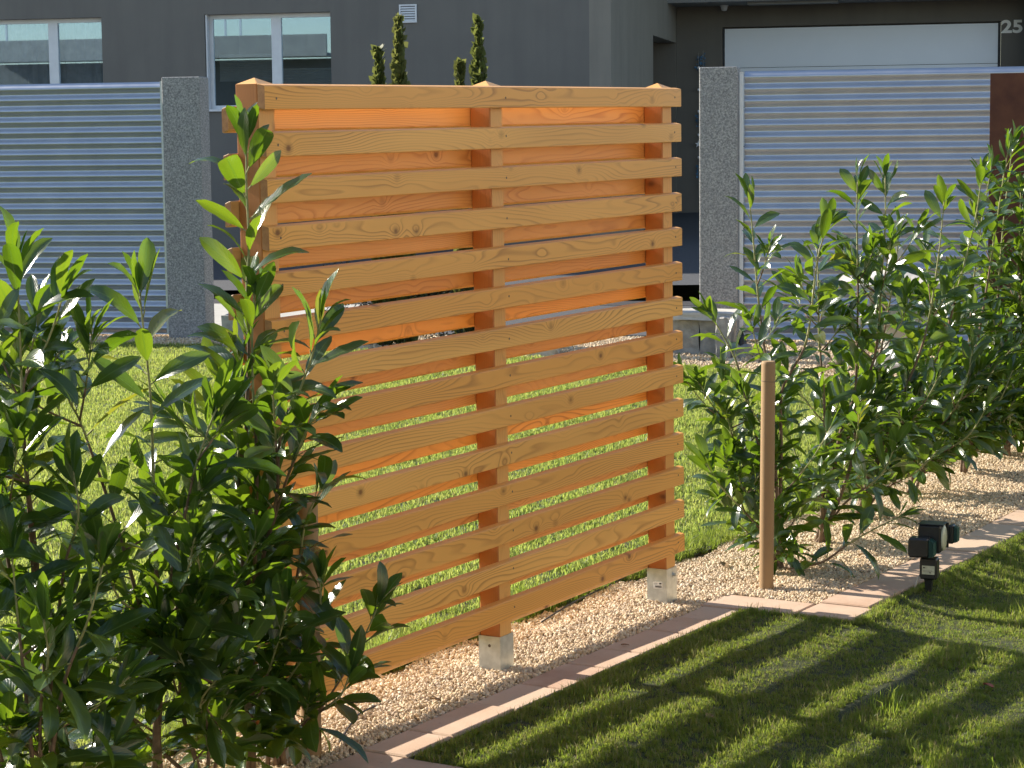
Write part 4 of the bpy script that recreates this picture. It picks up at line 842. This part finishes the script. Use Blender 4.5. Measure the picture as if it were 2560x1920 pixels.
def catmull(pts, n):
    P_ = [Vector(p) for p in pts]; out = []
    for i in range(len(P_)-1):
        p0, p1, p2, p3 = P_[max(i-1, 0)], P_[i], P_[i+1], P_[min(i+2, len(P_)-1)]
        for s in range(n):
            t = s/n; out.append(.5*((2*p1)+(p2-p0)*t+(2*p0-5*p1+4*p2-p3)*t*t+(3*p1-p0-3*p2+p3)*t**3))
    out.append(P_[-1]); return out
def laurel(label, base, leaders, nside, seed, ll):
    r = random.Random(seed); bo = Vector((base[0], base[1], 0))
    bush = empty('laurel_bush', bo, label=label, cat='laurel', group='cherry laurels planted along the gravel bed')
    leaves = []
    def leaf(p, d, size, young):
        # d = pointing direction; leaf local +X along d, local +Z is the upper side
        d = d.normalized(); upv = Vector((0, 0, 1))+Vector((r.gauss(-.15, .55), r.gauss(.05, .5), 0))
        y = upv.cross(d)
        if y.length < .05: y = Vector((1, 0, 0)).cross(d)
        y.normalize(); z = d.cross(y)
        s = size*r.uniform(.88, 1.12)
        leaves.append(((p-cam.matrix_world.translation).length, r.choice(YOUNG if young else LEAF), Matrix.Translation(p-bo) @ Matrix((d, y, z)).transposed().to_4x4() @ Matrix.Diagonal((s, s*r.uniform(.85, 1.1), s, 1))))
    def shoot(path, r0, r1, start, gap, size, tipcluster=True, old=.55):
        n = len(path); seg = [0]
        for i in range(1, n): seg.append(seg[-1]+(path[i]-path[i-1]).length)
        T = seg[-1]; rads = [r0+(r1-r0)*(s/T)**.8 for s in seg]
        cut = max(1, min(n-1, int(n*old)))
        loc = [p-bo for p in path]
        st = MB().tube(loc[:cut+1], rads[:cut+1], 7).build('stem', M['stem_old'], bush, True)
        if cut < n-1: MB().tube(loc[cut:], rads[cut:], 6).build('shoot', M['stem_young'], bush, True)
        s = start*T; ang = r.uniform(0, 6.28); i = 0
        while s < T-.012:
            while seg[i+1] < s: i += 1
            t = (s-seg[i])/(seg[i+1]-seg[i]); p = path[i].lerp(path[i+1], t); ax = (path[i+1]-path[i]).normalized()
            rem = (T-s)/T
            a = ax.orthogonal().normalized(); b_ = ax.cross(a)
            rad = a*math.cos(ang)+b_*math.sin(ang)
            op = R(r.uniform(*((34, 62) if seed == 11 else (42, 78)))) if s < T-.12 else R(r.uniform(18, 42))
            if s < T*.35: op = R(r.uniform(55, 100))
            d = ax*math.cos(op)+rad*math.sin(op)+Vector((0, 0, .10))
            k = 1.0 if s < T-.1 else .55+.45*(T-s)/.1
            leaf(p+rad*rads[i]*.8, d, size*k*r.uniform(.8, 1.12), s > T-.06 and r.random() < .4)
            s += gap*r.uniform(.6, 1.25)*(1 if s < T-.08 else .45); ang += 2.4+r.uniform(-.3, .3)
        if tipcluster:
            ax = (path[-1]-path[-2]).normalized(); a = ax.orthogonal().normalized(); b_ = ax.cross(a)
            for q in range(3):
                an = ang+q*2.1; rad = a*math.cos(an)+b_*math.sin(an)
                leaf(path[-1]-ax*.004, ax+rad*r.uniform(.15, .4), size*r.uniform(.5, .85), r.random() < .4)
    tops = []
    for li, ld in enumerate(leaders):
        pts = [Vector(p) for p in ld]
        if li: pts[0] = pts[0]+Vector((r.uniform(-.03, .03), r.uniform(-.03, .03), 0))
        path = catmull(pts, 5); T = sum((path[i+1]-path[i]).length for i in range(len(path)-1)); tops.append((path, T))
        rb = .006+.0038*T
        shoot(path, rb, .0028, .05 if T > 1.2 else .2, .032 if seed == 11 else (.046 if seed < 20 else .038), ll)
    for k in range(nside):
        path, T = r.choice(tops[:3]); f = r.uniform(.07, .5) if r.random() < .8 else r.uniform(.5, .7)
        i = int(f*(len(path)-1)); p = path[i]; an = r.uniform(0, 6.28)
        d = Vector((math.cos(an), math.sin(an)*.75, r.uniform(.35, 1.1))).normalized(); ln = r.uniform(.18, .42)*(1.15-f*.5)
        q = [p, p+d*ln*.35, p+d*ln*.7+Vector((0, 0, ln*.06)), p+d*ln+Vector((0, 0, ln*.18))]
        if (q[-1].y < -.42): q = [Vector((v.x, max(v.y, -.40), v.z)) for v in q]
        shoot(catmull(q, 3), .0042, .0022, .22, .030, ll*.9, True, .45)
    leaves.sort(key=lambda q: q[0])
    for _, me, mx in leaves[:295]:
        o = bpy.data.objects.new('leaf', me); o.matrix_basis = mx; COL.objects.link(o); o.parent = bush
    if len(leaves) > 295:
        v = []; f = []; uv = []; mi = []
        for _, me, mx in leaves[295:]:
            b_ = len(v); v += [tuple(mx @ q.co) for q in me.vertices]
            f += [tuple(b_+i for i in p.vertices) for p in me.polygons]; mi += [p.material_index for p in me.polygons]
            uv += [tuple(q.uv) for q in me.uv_layers[0].data]
        me2 = bpy.data.meshes.new('foliage'); me2.from_pydata(v, [], f); me2.materials.append(M['laurel']); me2.materials.append(M['stem_young'])
        me2.polygons.foreach_set('material_index', mi); me2.polygons.foreach_set('use_smooth', [True]*len(f))
        ul = me2.uv_layers.new(name='uv'); ul.data.foreach_set('uv', np.array(uv, dtype=np.float32).ravel())
        link(bpy.data.objects.new('foliage', me2), bush, kind='stuff')
    return bush, len(leaves)
for lb_, bs_, ld_, ns_, sd_, ll_ in LAURELS:
    b_, c_ = laurel(lb_, bs_, ld_, ns_, sd_, ll_); print('leaves', lb_[:30], c_)
